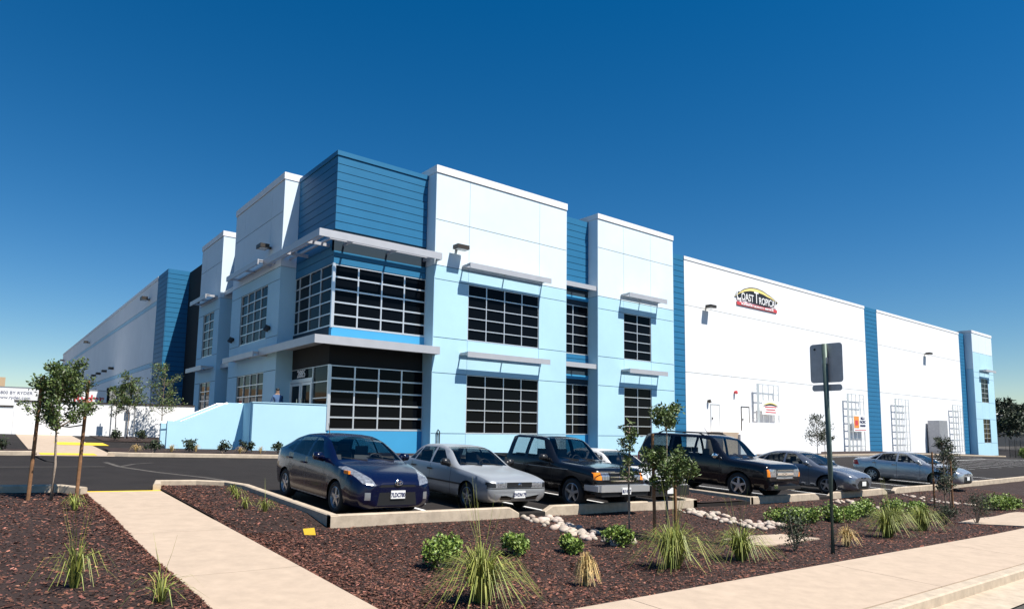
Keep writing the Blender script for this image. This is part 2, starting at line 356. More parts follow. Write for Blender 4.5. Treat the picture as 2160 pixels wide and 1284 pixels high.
# --- panel bay 1 and 2, far tower on the street front
UP = lambda zs: (lambda i, j: 'pale' if zs[j] > 8.5 else 'lblue')
Z1 = [-1.75, -.2, 2.98, 4.87, 8.0, 8.75, 11.26, 13.85]
us = [18.4, 20.6, 25.77, 28.0]; panel_grid(us, Z1, 'Y', YP, {(1, 1), (1, 3)}, colf=UP(Z1))
Z2 = [-1.9, -.25, 2.95, 4.83, 7.95, 8.77, 12.0, 13.92]
us = [30.83, 33.3, 36.1, 38.6]; panel_grid(us, Z2, 'Y', YP, {(1, 1), (1, 3)}, colf=UP(Z2))
ZT = [-3.2, -.8, 2.3, 4.5, 7.65, 8.4, 11.0, 13.5]
us = [100.55, 103.05, 105.8, 108.25]; panel_grid(us, ZT, 'Y', YP, {(1, 1), (1, 3)}, colf=UP(ZT))
def bay_mass(x0, x1, zt, z0, wins):
    """wall mass behind a bay's panels with the window openings left open; side returns show"""
    b = MB(); xs = [x0 + .004] + [q for w_ in wins[:1] for q in w_[:2]] + [x1 - .004]
    yb = YF + .4; y0 = YP + .03
    b.box(xs[0], xs[1], y0, yb, z0, zt); b.box(xs[2], xs[3], y0, yb, z0, zt)
    zz = z0
    for w_ in wins: b.box(xs[1], xs[2], y0, yb, zz, w_[2]); zz = w_[3]
    b.box(xs[1], xs[2], y0, yb, zz, zt)
    return b.build('bay_return', 'joint', bld)
def bay_sides(x0, x1, zt, z0, zsplit=8.75):
    for x_a, x_b in ((x0 - .0, x0 + .004), (x1 - .004, x1)):
        xa, xb = (x_a - .02, x_b) if x_a < (x0 + x1) / 2 else (x_a, x_b + .02)
        box('return_panel', xa, xb, YP + .0, YF + .42, z0, zsplit - .012, 'lblue', bld); box('return_panel', xa, xb, YP + .0, YF + .42, zsplit + .012, zt, 'pale', bld)
for x0, x1, zt, z0, Z in ((18.4, 28.0, 13.85, -1.75, Z1), (30.83, 38.6, 13.92, -1.9, Z2), (100.55, 108.25, 13.5, -3.2, ZT)):
    wx = (x0 + 2.2, x1 - 2.23) if Z is Z1 else (x0 + 2.47, x1 - 2.5) if Z is Z2 else (103.05, 105.8)
    bay_mass(x0, x1, zt, z0, [(wx[0], wx[1], Z[1], Z[2]), (wx[0], wx[1], Z[3], Z[4])]); bay_sides(x0, x1, zt, z0)
    ztop = {13.85: 14.26, 13.92: 14.27, 13.5: 13.84}[zt]
    box('parapet_cap', x0 - .05, x1 + .05, YP - .05, YF + 1.6, zt + .012, ztop, 'white', bld)
    box('parapet_return', x0 - .02, x1 + .02, YF + .42, YF + 1.5, zt - 3.4, zt + .012, 'white', bld)
window('Y', YP + .04, 20.6, 25.77, -.2, 2.98, 4, 5); window('Y', YP + .04, 20.6, 25.77, 4.87, 8.0, 4, 5)
window('Y', YP + .04, 33.3, 36.1, -.25, 2.95, 2, 5); window('Y', YP + .04, 33.3, 36.1, 4.83, 7.95, 2, 5)
window('Y', YP + .04, 103.05, 105.8, -.8, 2.3, 2, 5); window('Y', YP + .04, 103.05, 105.8, 4.5, 7.65, 2, 5)
for a, b, zt, mids in ((20.15, 26.05, 9.02, 1), (20.1, 26.0, 4.17, 1), (33.0, 36.9, 9.2, 1), (33.0, 36.9, 4.15, 1), (102.7, 106.6, 8.8, 1)): awning('Y', YP, a, b, zt, mids=mids)
walllamp('Y', YP, 19.75, 9.72)
# hose bib pipe on bay 1
MB().tube([(18.75, YP - .08, -1.0), (18.75, YP - .08, -.1), (18.8, YP - .08, 0), (18.9, YP - .08, -.1), (18.9, YP - .08, -1.0)], .03, 6).build('vent_pipe', 'black', bld)
# --- recessed strip between the bays
cladding('Y', YF, 28.0, 30.83, 9.15, 13.87); cladding('Y', YF, 28.0, 30.83, 4.35, 4.92, .28)
window('Y', YF, 28.02, 30.8, 4.92, 8.1, 2, 5); window('Y', YF, 28.02, 30.8, -.2, 2.98, 2, 5)
for z0, z1 in ((8.1, 9.15), (2.98, 4.35)): box('spandrel', 28.0, 30.83, YF + .05, YF + .3, z0, z1, 'gap', bld); [box('spandrel_bar', 28.0, 30.83, YF - .01, YF + .05, z0 + .35, z0 + .62, 'mblue', bld)]
box('base_wall', 28.0, 30.83, YF + .02, YF + .3, -1.9, -.2, 'mblue', bld)
awning('Y', YF, 28.02, 30.8, 9.4, .75, .3, 1); awning('Y', YF, 28.02, 30.8, 4.3, .75, .3, 1)
# --- cladding strips along the long wall
cladding('Y', YF + .02, 38.6, 41.05, -1.9, 13.4); cladding('Y', YF + .02, 71.4, 74.33, -2.3, 13.4); cladding('Y', YF + .02, 98.5, 100.55, -3.0, 13.4)
ZL = [-3.1, 4.53, 9.63, 13.13]
for us in ([41.05, 47.03, 55.1, 63.64, 71.4], [74.33, 81.84, 91.0, 98.5]):
    panel_grid(us, ZL, 'Y', YF, colf=lambda i, j: 'white'); box('panel_backing', us[0], us[-1], YF + .03, YF + .12, -3.1, 13.13, 'joint', bld)
    box('parapet_cap', us[0] - .02, us[-1] + .02, YF - .04, YF + .5, 13.142, 13.4, 'white', bld)
walllamp('Y', YF, 43.75, 9.65); walllamp('Y', YF, 87.0, 9.55)
# doors on the long wall with cheek wall
for x0, z0, z1 in ((44.15, .12, 2.2), (48.3, .12, 2.13)):
    d = MB(); d.box(x0 - .07, x0, YF - .05, YF - .002, z0, z1 + .07); d.box(x0 + 1.05, x0 + 1.12, YF - .05, YF - .002, z0, z1 + .07); d.box(x0, x0 + 1.05, YF - .05, YF - .002, z1, z1 + .07)
    o = d.build('door_frame', 'alu' if x0 < 46 else 'lamp', bld); dd = box('door', x0 + .01, x0 + 1.04, YF - .03, YF - .004, z0, z1 - .005, 'white', bld); box('handle', x0 + .08, x0 + .16, YF - .09, YF - .03, z0 + .95, z0 + 1.1, 'black', dd)
for u, z in ((43.8, 2.45), (47.4, 3.3)): MB().tube([(u, YF, z), (u, YF - .16, z + .03), (u, YF - .22, z - .12)], [.1, .13, .1], 8).build('door_lamp', 'lamp' if u < 45 else 'sign_red', bld)
rw = MB(); rw.add([(45.6, 29.0, -2.2), (58.0, 29.0, -2.2), (58.0, 29.2, -2.2), (45.6, 29.2, -2.2), (45.6, 29.0, -.05), (58.0, 29.0, .9), (58.0, 29.2, .9), (45.6, 29.2, -.05), (47.3, 29.0, .88), (47.3, 29.2, .88)],
   [(0, 1, 5, 8, 4), (2, 3, 7, 9, 6), (0, 4, 7, 3), (1, 2, 6, 5), (4, 8, 9, 7), (8, 5, 6, 9), (0, 3, 2, 1)]); rw.build('landing_wall', 'white', bld)
box('landing', 43.6, 58.0, 29.2, YF - .002, -2.2, .1, 'conc', bld)
def trellis(x0, x1, z0, z1):
    t = MB(); y = YF - .42
    for k in range(5): u = x0 + (x1 - x0) * (.0, .27, .52, .77, 1)[k]; t.box(u - .035, u + .035, y - .03, y + .03, z0, z1)
    t.box(x0 + .02, x0 + .3, y - .02, y + .02, z0, z1)
    n = max(3, round((z1 - z0) / .75))
    for k in range(n + 1): q = z0 + (z1 - z0) * k / n; t.box(x0, x1, y - .022, y + .022, q - .03, q + .03)
    for q in (z0 + .4, z1 - .4):
        for u in (x0 + .1, x1 - .1): t.box(u - .02, u + .02, y, YF, q - .02, q + .02)
    t.build('wall_trellis', 'alu', bld)
for a in ((50.0, 53.3, .9, 4.1), (65.9, 69.4, -1.8, 4.0), (76.9, 80.4, -1.7, 3.95), (93.6, 97.0, -1.9, 3.85)): trellis(*a)
eb = box('electrical_cabinet', 86.2, 88.7, 29.2, 30.4, -2.5, 1.8, 'signback', bld); box('cabinet_door', 86.3, 87.4, 29.16, 29.198, -2.2, 0.2, 'signback', eb); box('cabinet_door', 87.5, 88.6, 29.16, 29.198, -2.2, .2, 'signback', eb)
# --- glass corner tower
cladding('Y', YF, 13.1, 18.36, 9.82, 13.62); cladding('X', 13.1, 30.65, 36.5, 9.82, 13.62)
box('parapet_cap', 13.05, 18.5, YF - .05, YF + .4, 13.63, 13.87, 'clad', bld); box('parapet_cap', 13.05, 13.5, YF + .41, 36.5, 13.63, 13.87, 'clad', bld)
cladding('Y', YF, 13.1, 18.36, 8.08, 8.75, .34); box('spandrel', 13.1, 18.36, YF + .04, YF + .3, 8.75, 9.82, 'gap', bld)  # dark spandrel: the canopy's shade on the cladding is put into its colour
cladding('X', 13.1, 30.65, 36.5, 8.12, 9.82, .42)
window('Y', YF, 13.14, 18.4, 4.92, 8.06, 4, 5, fw=.075); window('X', 13.1, 30.68, 36.45, 4.98, 8.1, 4, 5)
box('corner_post', 13.06, 13.18, YF - .04, YF + .08, -.1, 3.08, 'alu', bld); box('corner_post', 13.06, 13.18, YF - .04, YF + .08, 4.9, 8.1, 'alu', bld)
box('spandrel_band', 13.12, 18.4, YF + .01, YF + .3, 4.5, 4.91, 'mblue', bld); box('soffit_band', 13.1, 13.4, 30.9, 36.5, 4.3, 4.97, 'gap', bld)
box('header_wall', 13.12, 18.4, YF + .12, YF + .3, 3.08, 4.5, 'room', bld); box('header_wall', 13.14, 13.4, 30.95, 36.5, 3.1, 4.3, 'room', bld)
window('Y', YF, 13.14, 18.4, -.1, 3.06, 4, 5, fw=.075)
box('base_wall', 13.1, 18.4, YF + .01, YF + .3, -1.6, -.11, 'mblue', bld)
# storefront on the entrance side: side lights, number transom, double door
wz = -.12
window('X', 13.1, 30.68, 32.6, wz, 3.08, 1, 4); window('X', 13.1, 35.7, 36.45, wz, 3.08, 1, 4); window('X', 13.1, 32.6, 35.7, 2.5, 3.08, 1, 1)
df = MB(); df.box(13.06, 13.22, 32.6, 32.74, wz, 2.5); df.box(13.06, 13.22, 35.56, 35.7, wz, 2.5); df.box(13.06, 13.22, 32.74, 35.56, 2.36, 2.5); df.box(13.06, 13.2, 34.09, 34.21, wz, 2.36)
df = df.build('door_frame', 'alu', bld)
for a, b in ((32.76, 34.07), (34.23, 35.54)):
    f = MB(); f.box(13.09, 13.17, a, a + .13, wz, 2.34); f.box(13.09, 13.17, b - .13, b, wz, 2.34); f.box(13.09, 13.17, a + .13, b - .13, 2.2, 2.34); f.box(13.09, 13.17, a + .13, b - .13, wz, wz + .25)
    d = f.build('door', 'alu', bld); box('pane', 13.12, 13.14, a + .13, b - .13, wz + .25, 2.2, 'pane', d); MB().tube([(13.03, b - .2 if a < 33 else a + .2, .7), (13.03, b - .2 if a < 33 else a + .2, 1.5)], .02, 6).build('handle', 'chrome', d)
text('street_number', '2885', .56, 'sign_white', Matrix.Translation((13.07, 34.1, 2.79)) @ Matrix.Rotation(R(-90), 4, 'Z') @ Matrix.Rotation(R(90), 4, 'X'), bld, .012)
# canopies wrapping the corner
def wrap(zt, h, D, louv):
    x0, y0 = 13.1 - D, YF - D; xe, ye = 18.55, 37.2
    c = MB(); c.box(x0, xe, y0, y0 + .07, zt - h, zt); c.box(x0, x0 + .07, y0 + .07, ye, zt - h, zt); c.box(xe - .07, xe, y0 + .07, YF - .002, zt - h, zt - .003); c.box(x0 + .07, 13.1 - .002, ye - .07, ye, zt - h, zt - .003)
    o = c.build('corner_canopy', 'canopy', bld)
    if louv:
        for d in (.45, .9): MB().box(x0 + d, xe - .07, y0 + d, y0 + d + .09, zt - .16, zt - .05).box(x0 + d, x0 + d + .09, y0 + d + .09, ye - .07, zt - .16, zt - .05).build('louvre', 'canopy', o)
        for k, u in enumerate((13.6, 16.0, 18.2)): MB().beam((u, y0 + .07, zt - .2), (u, YF, zt - .2), .08, .16).build('strut', 'canopy', o)
        for u in (31.2, 34, 36.6): MB().beam((x0 + .07, u, zt - .2), (13.1, u, zt - .2), .08, .16).build('strut', 'canopy', o)
    else:
        MB().box(x0 + .07, xe - .07, y0 + .07, YF, zt - .14, zt - .04).box(x0 + .07, 13.1, YF, ye - .07, zt - .14, zt - .04).build('soffit', 'canopy', o)
wrap(9.3, .36, 1.33, True); wrap(4.3, .40, 1.33, False)
# --- entrance side bays (painted pale blue, in shade)
XP = 12.25
def side_bay(y0, y1, wy0, wy1, Z, zt, ztop, nc):
    us = [y0, wy0, wy1, y1]; panel_grid(us, Z, 'X', XP, {(1, 1), (1, 3)}, colf=UP(Z))
    b = MB(); xa, xb = XP + .03, 13.6
    b.box(xa, xb, y0 + .004, wy0, Z[0], zt); b.box(xa, xb, wy1, y1 - .004, Z[0], zt); b.box(xa, xb, wy0, wy1, Z[0], Z[1]); b.box(xa, xb, wy0, wy1, Z[2], Z[3]); b.box(xa, xb, wy0, wy1, Z[4], zt)
    b.build('bay_return', 'joint', bld)
    for a in (y0, y1): box('return_panel', XP, 13.62, a - .02, a + .004, Z[0], 8.738, 'lblue', bld); box('return_panel', XP, 13.62, a - .02, a + .004, 8.762, zt, 'pale', bld)
    box('parapet_cap', XP - .05, 14.6, y0 - .05, y1 + .05, zt + .012, ztop, 'white', bld); box('parapet_return', 13.62, 14.5, y0 - .02, y1 + .02, zt - 3.4, zt + .012, 'white', bld)
    window('X', XP + .04, wy0, wy1, Z[1], Z[2], nc, 5); window('X', XP + .04, wy0, wy1, Z[3], Z[4], nc, 5)
ZS = [-1.3, -.15, 3.07, 4.95, 8.05, 8.75, 11.85, 13.65]; side_bay(35.66, 44.46, 37.6, 42.5, ZS, 13.65, 14.05, 4)
ZS3 = [-1.3, -.15, 3.07, 4.9, 8.0, 8.75, 11.3, 13.05]; side_bay(47.34, 52.8, 48.6, 51.4, ZS3, 13.05, 13.42, 2)
for a, b, zt in ((37.1, 43.1, 9.3), (37.1, 42.9, 4.15), (47.9, 52.2, 9.0), (47.9, 52.2, 4.1)): awning('X', XP, a, b, zt)
walllamp('X', XP, 37.4, 10.0)
for u in (36.9, 43.6): MB().tube([(XP, u, 5.45), (XP - .15, u, 5.5), (XP - .25, u, 5.3)], [.12, .17, .15], 10).build('sconce', 'lamp', bld)
box('recess_wall', 13.3, 13.5, 44.46, 47.34, -1.3, 13.2, 'clad', bld); window('X', 13.2, 44.5, 47.3, 4.95, 8.05, 2, 5); window('X', 13.2, 44.5, 47.3, -.15, 3.07, 2, 5); awning('X', 13.2, 44.5, 47.3, 9.2, .7); awning('X', 13.2, 44.5, 47.3, 4.2, .7)
box('recess_wall', 13.9, 14.2, 52.83, 62.0, -1.3, 13.39, 'clad', bld)
# --- warehouse wing with dock doors
XW = 11.75
usw = [66.0, 73.0, 82.7, 93.7, 105, 117, 129, 141, 152]
ZW = [-1.2, 5.2, 5.63, 10.8, 11.21, 13.1]
panel_grid(usw, ZW, 'X', XW, {(1, 0), (2, 0)}, colf=lambda i, j: 'lblue' if j in (1, 3) else 'white')
for a, b in ((73.0, 82.7), (82.7, 93.7)):
    c = (a + b) / 2; box('wall_panel', XW, XW + .06, a + G, c - 3.0, -1.2, 5.19, 'white', bld); box('wall_panel', XW, XW + .06, c + 3.0, b - G, -1.2, 5.19, 'white', bld); box('wall_panel', XW, XW + .06, c - 3.0 + G, c + 3.0 - G, 4.4, 5.19, 'white', bld)
    box('dock_door', XW + .25, XW + .32, c - 3, c + 3, -1.2, 4.4, 'room', bld); box('dock_seal', XW - .15, XW + .1, c - 3.0, c - 2.6, -1.0, 4.38, 'rubber', bld); box('dock_seal', XW - .15, XW + .1, c + 2.6, c + 3.0, -1.0, 4.38, 'rubber', bld)
box('panel_backing', XW + .03, XW + .2, 66, 73.1, -1.2, 13.1, 'joint', bld); box('panel_backing', XW + .03, XW + .2, 93.6, 152, -1.2, 13.1, 'joint', bld); box('panel_backing', XW + .03, XW + .2, 73.1, 93.6, 4.42, 13.1, 'joint', bld)
box('parapet_cap', XW - .04, XW + .5, 66.0, 152, 13.11, 13.4, 'white', bld); box('wing_end', XW + .2, 15.4, 151.5, 152, -1.2, 13.1, 'white', bld); box('roof', XW + .3, 41, 62.4, 151.9, 13.0, 13.1, 'roof', bld)
cladding('X', XW - .01, 62.0, 66.0, -1.2, 13.4); cladding('Y', 61.99, XW + .05, 15.0, -1.2, 13.4)
for u in (69.6, 112.5, 147.8): walllamp('X', XW, u, 11.7, 1.3)
for u in (88.5, 93.8, 98.9, 103.4): box('dock_light', XW - .5, XW, u - .35, u + .35, 6.4, 6.65, 'lamp', bld)
# --- entrance porch: raised floor, parapet walls, stair cheeks, steps, rails
box('porch_floor', 9.6, 13.05, 30.85, 37.0, -1.3, .08, 'conc', bld); box('porch_floor', 8.9, 12.25, 37.0, 53, -1.3, -.14, 'conc', bld)
box('porch_wall', 9.6, 13.09, 30.6, 30.84, -1.4, 1.1, 'lblue', bld); box('porch_wall', 9.57, 9.8, 30.845, 31.9, -1.4, 1.095, 'lblue', bld)
box('wall_cap', 9.55, 13.08, 30.57, 30.87, 1.102, 1.14, 'lblue', bld)
def cheek(y, t, x0, x1, xs, zl, zh, flat):
    v = []
    for yy in (y, y + t): v += [(x0, yy, -1.25), (x1, yy, -1.25), (x1, yy, zh), (flat, yy, zh), (xs, yy, zl), (x0, yy, zl)]
    f = [(0, 1, 2, 3, 4, 5), (11, 10, 9, 8, 7, 6)] + [(i, 6 + i, 6 + (i + 1) % 6, (i + 1) % 6) for i in range(6)]
    mesh('stair_cheek', v, f, 'lblue', bld)
cheek(31.9, .22, 6.42, 9.62, 7.1, .22, 1.1, 8.95); cheek(34.1, .22, 6.6, 9.3, 7.2, .22, 1.1, 9.0)
for k in range(7): box('step', 6.9 + k * .34, 9.7, 32.12, 34.1, -1.25, -1.02 + k * .15, 'conc', bld)
for y in (32.35, 33.9):
    MB().tube([(6.3, y, .15), (7.0, y, .2), (8.9, y, 1.08), (9.6, y, 1.1)], .022, 6).tube([(7.0, y, -.9), (7.0, y, .2)], .02, 6).tube([(8.9, y, -.1), (8.9, y, 1.08)], .02, 6).build('handrail', 'alu', bld)

# ------------------------------------------------------------------ wall sign and banners
sg = thing('wall_sign', (50.9, YF, 11.2), 'black, yellow and red company sign high on the long white wall', 'sign')
b = MB(); n = 24; xs = [47.7 + 6.6 * i / n for i in range(n + 1)]
def strip(lo, hi, y0, nm, mt):
    v = []; f = []
    for i, x_ in enumerate(xs):
        u = i / n; v += [(x_, y0, lo(u)), (x_, y0, hi(u)), (x_, y0 + .05, lo(u)), (x_, y0 + .05, hi(u))]
    for i in range(n): a = 4 * i; c = a + 4; f += [(a, c, c + 1, a + 1), (a + 1, c + 1, c + 3, a + 3), (a, a + 2, c + 2, c)]
    f += [(0, 1, 3, 2), (4 * n, 4 * n + 2, 4 * n + 3, 4 * n + 1)]; mesh(nm, v, f, mt, sg)
def lerpk(u, K):
    for (a, p), (b_, q) in zip(K[:-1], K[1:]):
        if u <= b_ + 1e-9: t = (u - a) / (b_ - a); t = t * t * (3 - 2 * t) * .4 + t * .6; return p + (q - p) * t
top = lambda u: lerpk(u, [(0, 11.22), (.12, 11.72), (.24, 12.05), (.36, 12.24), (.5, 12.28), (.62, 12.2), (.8, 11.93), (1, 11.5)])
low = lambda u: lerpk(u, [(0, 11.2), (.2, 11.12), (.45, 10.93), (.7, 10.84), (.86, 10.98), (1, 11.46)])
thk = lambda u: .30 * math.sin(math.pi * min(1, u * 1.02)) ** .7
strip(low, lambda u: max(low(u) + .005, top(u) - thk(u) - .02), YF - .06, 'black_panel', 'black_sign')
strip(lambda u: top(u) - thk(u), lambda u: top(u) - .05, YF - .075, 'yellow_swoosh', 'sign_yel')
strip(lambda u: top(u) - .045, lambda u: top(u) + .03 * math.sin(math.pi * u), YF - .07, 'black_outline', 'black_sign')
RX = Matrix.Rotation(R(90), 4, 'X')
def walltext(s, size, x, z, mt, y=YF - .085, tilt=-2.2, sx=1.0, nm='lettering', par=None):
    return text(nm, s, size, mt, Matrix.Translation((x, y, z)) @ RX @ Matrix.Rotation(R(tilt), 4, 'Z') @ Matrix.Diagonal((sx, 1, 1, 1)), par or sg, .012, bold=.008)
for ch, sz, x_, z_, w_ in (('C', 1.25, 48.2, 11.36, .8), ('OAST', .86, 49.5, 11.28, .84), ('T', 1.4, 50.85, 11.42, .8), ('ROPICAL', .84, 52.65, 11.24, .84)): walltext(ch, sz, x_, z_, 'sign_white', tilt=0, sx=w_)
box('red_bar', 47.95, 54.1, YF - .08, YF - .01, 10.54, 10.8, 'sign_red', sg)
walltext('SUPERIOR QUALITY, SERVICE', .2, 51.0, 10.67, 'sign_white', y=YF - .095, tilt=0, sx=1.9)
def banner(x0, x1, z0, z1, label, kind):
    t = thing('wall_banner', (x0, YF - .5, z0), label, 'banner'); box('cloth', x0, x1, YF - .49, YF - .475, z0, z1, 'sign_white', t); y = YF - .5
    if kind == 1:
        v = []; n = 10
        for i in range(n + 1): u = i / n; zz = z1 - .35 + .22 * math.sin(math.pi * u); v += [(x0 + .15 + (x1 - x0 - .3) * u, y, zz - .02 - .12 * math.sin(math.pi * u)), (x0 + .15 + (x1 - x0 - .3) * u, y, zz)]
        mesh('emblem', v, [(2 * i, 2 * i + 2, 2 * i + 3, 2 * i + 1) for i in range(n)], 'sign_yel', t)
        mesh('emblem_black_arc', [(p[0], y - .003, p[2] - .1) for p in v], [(2 * i, 2 * i + 2, 2 * i + 3, 2 * i + 1) for i in range(n)], 'black_sign', t)  # black printed arc set lower than the yellow one
        for k, wd in enumerate((.9, .7, .8)): box('printed_line', (x0 + x1) / 2 - wd, (x0 + x1) / 2 + wd, y - .004, y, z0 + .60 - k * .22, z0 + .68 - k * .22, 'sign_red', t)
    else:
        box('emblem', x0 + .1, x0 + 1.15, y - .004, y, z0 + .35, z1 - .1, 'ban_or', t); box('emblem_leaf', x0 + .3, x0 + .9, y - .008, y - .005, z0 + .6, z1 - .5, 'sign_red', t)
        for k, s in enumerate(('BIG-5', 'PACIFIC', 'BUILDERS')): walltext(s, .36 if k < 2 else .26, x0 + 1.95, z1 - .3 - k * .36, 'ink', y=y - .004, tilt=0, par=t)
        box('printed_line', x0 + .2, x1 - .2, y - .004, y, z0 + .12, z0 + .18, 'sign_red', t)
banner(50.6, 53.2, 1.6, 2.75, 'white banner with a yellow arc hung on the wall trellis by the doors', 1)
banner(66.9, 69.75, .35, 1.95, 'white banner with an orange emblem and dark lettering on a wall trellis', 2)

# ------------------------------------------------------------------ cars
def catmull(keys, dx):
    """interpolate station tuples along x (monotone cubic per column)"""
    n = len(keys); X = [k[0] for k in keys]; res = []
    xs = []
    for a, b in zip(X[:-1], X[1:]):
        c = max(1, int(math.ceil((b - a) / dx))); xs += [a + (b - a) * i / c for i in range(c)]
    xs.append(X[-1]); cols = []
    for c in range(1, len(keys[0])):
        Y = [k[c] for k in keys]; d = [(Y[i + 1] - Y[i]) / (X[i + 1] - X[i]) for i in range(n - 1)]
        mm = [d[0]] + [0 if d[i - 1] * d[i] <= 0 else 2 * d[i - 1] * d[i] / (d[i - 1] + d[i]) for i in range(1, n - 1)] + [d[-1]]
        cols.append((Y, mm))
    for x_ in xs:
        i = max(0, min(n - 2, next((k for k in range(n - 1) if x_ <= X[k + 1] + 1e-9), n - 2))); h = X[i + 1] - X[i]; t = (x_ - X[i]) / h; row = [x_]
        for Y, mm in cols:
            row.append((2 * t ** 3 - 3 * t ** 2 + 1) * Y[i] + (t ** 3 - 2 * t ** 2 + t) * h * mm[i] + (-2 * t ** 3 + 3 * t ** 2) * Y[i + 1] + (t ** 3 - t ** 2) * h * mm[i + 1])
        res.append(row)
    return res
def half_section(zb, ws, wm, wsh, zsh, wr, zr, zc):
    zm = zb + (zsh - zb) * .50; L = lambda a, b, t: a + (b - a) * t
    return [(0, zb), (ws - .12, zb), (ws, zb + .07), (L(ws, wm, .65), L(zb + .07, zm, .5)), (wm, zm), (L(wm, wsh, .45), L(zm, zsh, .6)), (wsh, zsh),
            (L(wsh, wr, .30) + .012, L(zsh, zr, .33)), (L(wsh, wr, .64) + .012, L(zsh, zr, .67)), (wr, zr), (wr - .055, L(zr, zc, .42)), (wr * .55, L(zr, zc, .82)), (0, zc)]
def inpoly(p, poly):
    s = None
    for (ax, ay), (bx_, by_) in zip(poly, poly[1:] + poly[:1]):
        c = (bx_ - ax) * (p[1] - ay) - (by_ - ay) * (p[0] - ax)
        if abs(c) < 1e-9: continue
        if s is None: s = c > 0
        elif (c > 0) != s: return False
    return True
def carve(bm, lay, poly, axis, cond, code, only=None):
    """cut the surface along a convex outline (projected along axis) and give the faces inside a part code"""
    xs = [p[0] for p in poly]; ys = [p[1] for p in poly]; lo = (min(xs) - .02, min(ys) - .02); hi = (max(xs) + .02, max(ys) + .02)
    P2 = (lambda v: (v.x, v.z)) if axis == 'y' else (lambda v: (v.y, v.z)) if axis == 'x' else (lambda v: (v.x, v.y))
    def cands():
        r = []
        for f in bm.faces:
            q = [P2(v.co) for v in f.verts]
            if max(a[0] for a in q) < lo[0] or min(a[0] for a in q) > hi[0] or max(a[1] for a in q) < lo[1] or min(a[1] for a in q) > hi[1]: continue
            if (only is None or f[lay] in only) and cond(f): r.append(f)
        return r
    for a, b in zip(poly, poly[1:] + poly[:1]):
        fs = cands()
        if not fs: return
        if axis == 'y': co = (a[0], 0, a[1]); no = (b[1] - a[1], 0, -(b[0] - a[0]))
        elif axis == 'x': co = (0, a[0], a[1]); no = (0, b[1] - a[1], -(b[0] - a[0]))
        else: co = (a[0], a[1], 0); no = (b[1] - a[1], -(b[0] - a[0]), 0)
        g = set(fs)
        for f in fs: g.update(f.edges); g.update(f.verts)
        bmesh.ops.bisect_plane(bm, geom=list(g), dist=1e-5, plane_co=co, plane_no=Vector(no).normalized())
    for f in cands():
        c = f.calc_center_median()
        if inpoly(P2(c), poly): f[lay] = code
def circ(cx_, cz_, r, n=20): return [(cx_ + r * math.cos(2 * math.pi * k / n), cz_ + r * math.sin(2 * math.pi * k / n)) for k in range(n)]
def wheel_meshes(r, wdt, spokes, rimcol='rim', style=0):
    """tyre + rim around the y axis, outer face towards +y"""
    prof = [(r * .64, -wdt / 2), (r * .9, -wdt / 2), (r * .985, -wdt * .36), (r, -wdt * .2), (r, wdt * .2), (r * .985, wdt * .36), (r * .9, wdt / 2), (r * .66, wdt / 2 - .005), (r * .63, wdt / 2 - .03)]
    n = 32; v = []; f = []
    for k in range(n): t = 2 * math.pi * k / n; v += [(p[0] * math.cos(t), p[1], p[0] * math.sin(t)) for p in prof]
    m_ = len(prof)
    for k in range(n): f += [(k * m_ + i, k * m_ + i + 1, ((k + 1) % n) * m_ + i + 1, ((k + 1) % n) * m_ + i) for i in range(m_ - 1)]
    ty = bpy.data.meshes.new('tyre'); ty.from_pydata(v, [], f); ty.materials.append(MT['rubber']); ty.polygons.foreach_set('use_smooth', [True] * len(f))
    b = MB(); R1 = r * .66; yo = wdt / 2 - .03
    prof2 = [(R1, yo + .02), (R1 * .94, yo + .025), (R1 * .88, yo - .03), (R1 * .86, yo - .10)]; vv = []; ff = []
    for k in range(n): t = 2 * math.pi * k / n; vv += [(p[0] * math.cos(t), p[1], p[0] * math.sin(t)) for p in prof2]
    for k in range(n): ff += [(k * 4 + i, k * 4 + i + 1, ((k + 1) % n) * 4 + i + 1, ((k + 1) % n) * 4 + i) for i in range(3)]
    b.add(vv, ff)
    for k in range(spokes):
        t = 2 * math.pi * (k + .25) / spokes; c, s = math.cos(t), math.sin(t); w0, w1 = (.022, .034) if style == 0 else (.013, .022)
        w0 *= r / .31; w1 *= r / .31
        pts = [];
        for rr, hw, yy in ((R1 * .16, w1, yo + .012), (R1 * .93, w0, yo + .005)):
            for sg_, dy in ((-1, 0), (1, 0), (1, -.04), (-1, -.04)): pts.append((rr * c - sg_ * hw * s, yy + dy, rr * s + sg_ * hw * c))
        b.add(pts, [(0, 1, 5, 4), (1, 2, 6, 5), (3, 0, 4, 7), (2, 3, 7, 6)])
    hub = [(R1 * .22 * math.cos(2 * math.pi * k / 12), yo + .02, R1 * .22 * math.sin(2 * math.pi * k / 12)) for k in range(12)]; b.add(hub + [(p[0], p[1] - .05, p[2]) for p in hub], [tuple(range(12))[::-1]] + [(k, (k + 1) % 12, 12 + (k + 1) % 12, 12 + k) for k in range(12)])
    rm = bpy.data.meshes.new('rim'); rm.from_pydata(b.v, [], b.f); rm.materials.append(MT[rimcol])
    disc = [(R1 * .9 * math.cos(2 * math.pi * k / 24), yo - .085, R1 * .9 * math.sin(2 * math.pi * k / 24)) for k in range(24)]
    dm = bpy.data.meshes.new('brake_disc'); dm.from_pydata(disc, [], [tuple(range(24))[::-1]]); dm.materials.append(MT['black'])
    return ty, rm, dm
def local(name, b, material, parent, smooth=False):
    me = bpy.data.meshes.new(name); me.from_pydata(b.v, [], b.f); me.materials.append(MT[material] if isinstance(material, str) else material)
    if smooth: me.polygons.foreach_set('use_smooth', [True] * len(me.polygons))
    return lk(bpy.data.objects.new(name, me), parent)
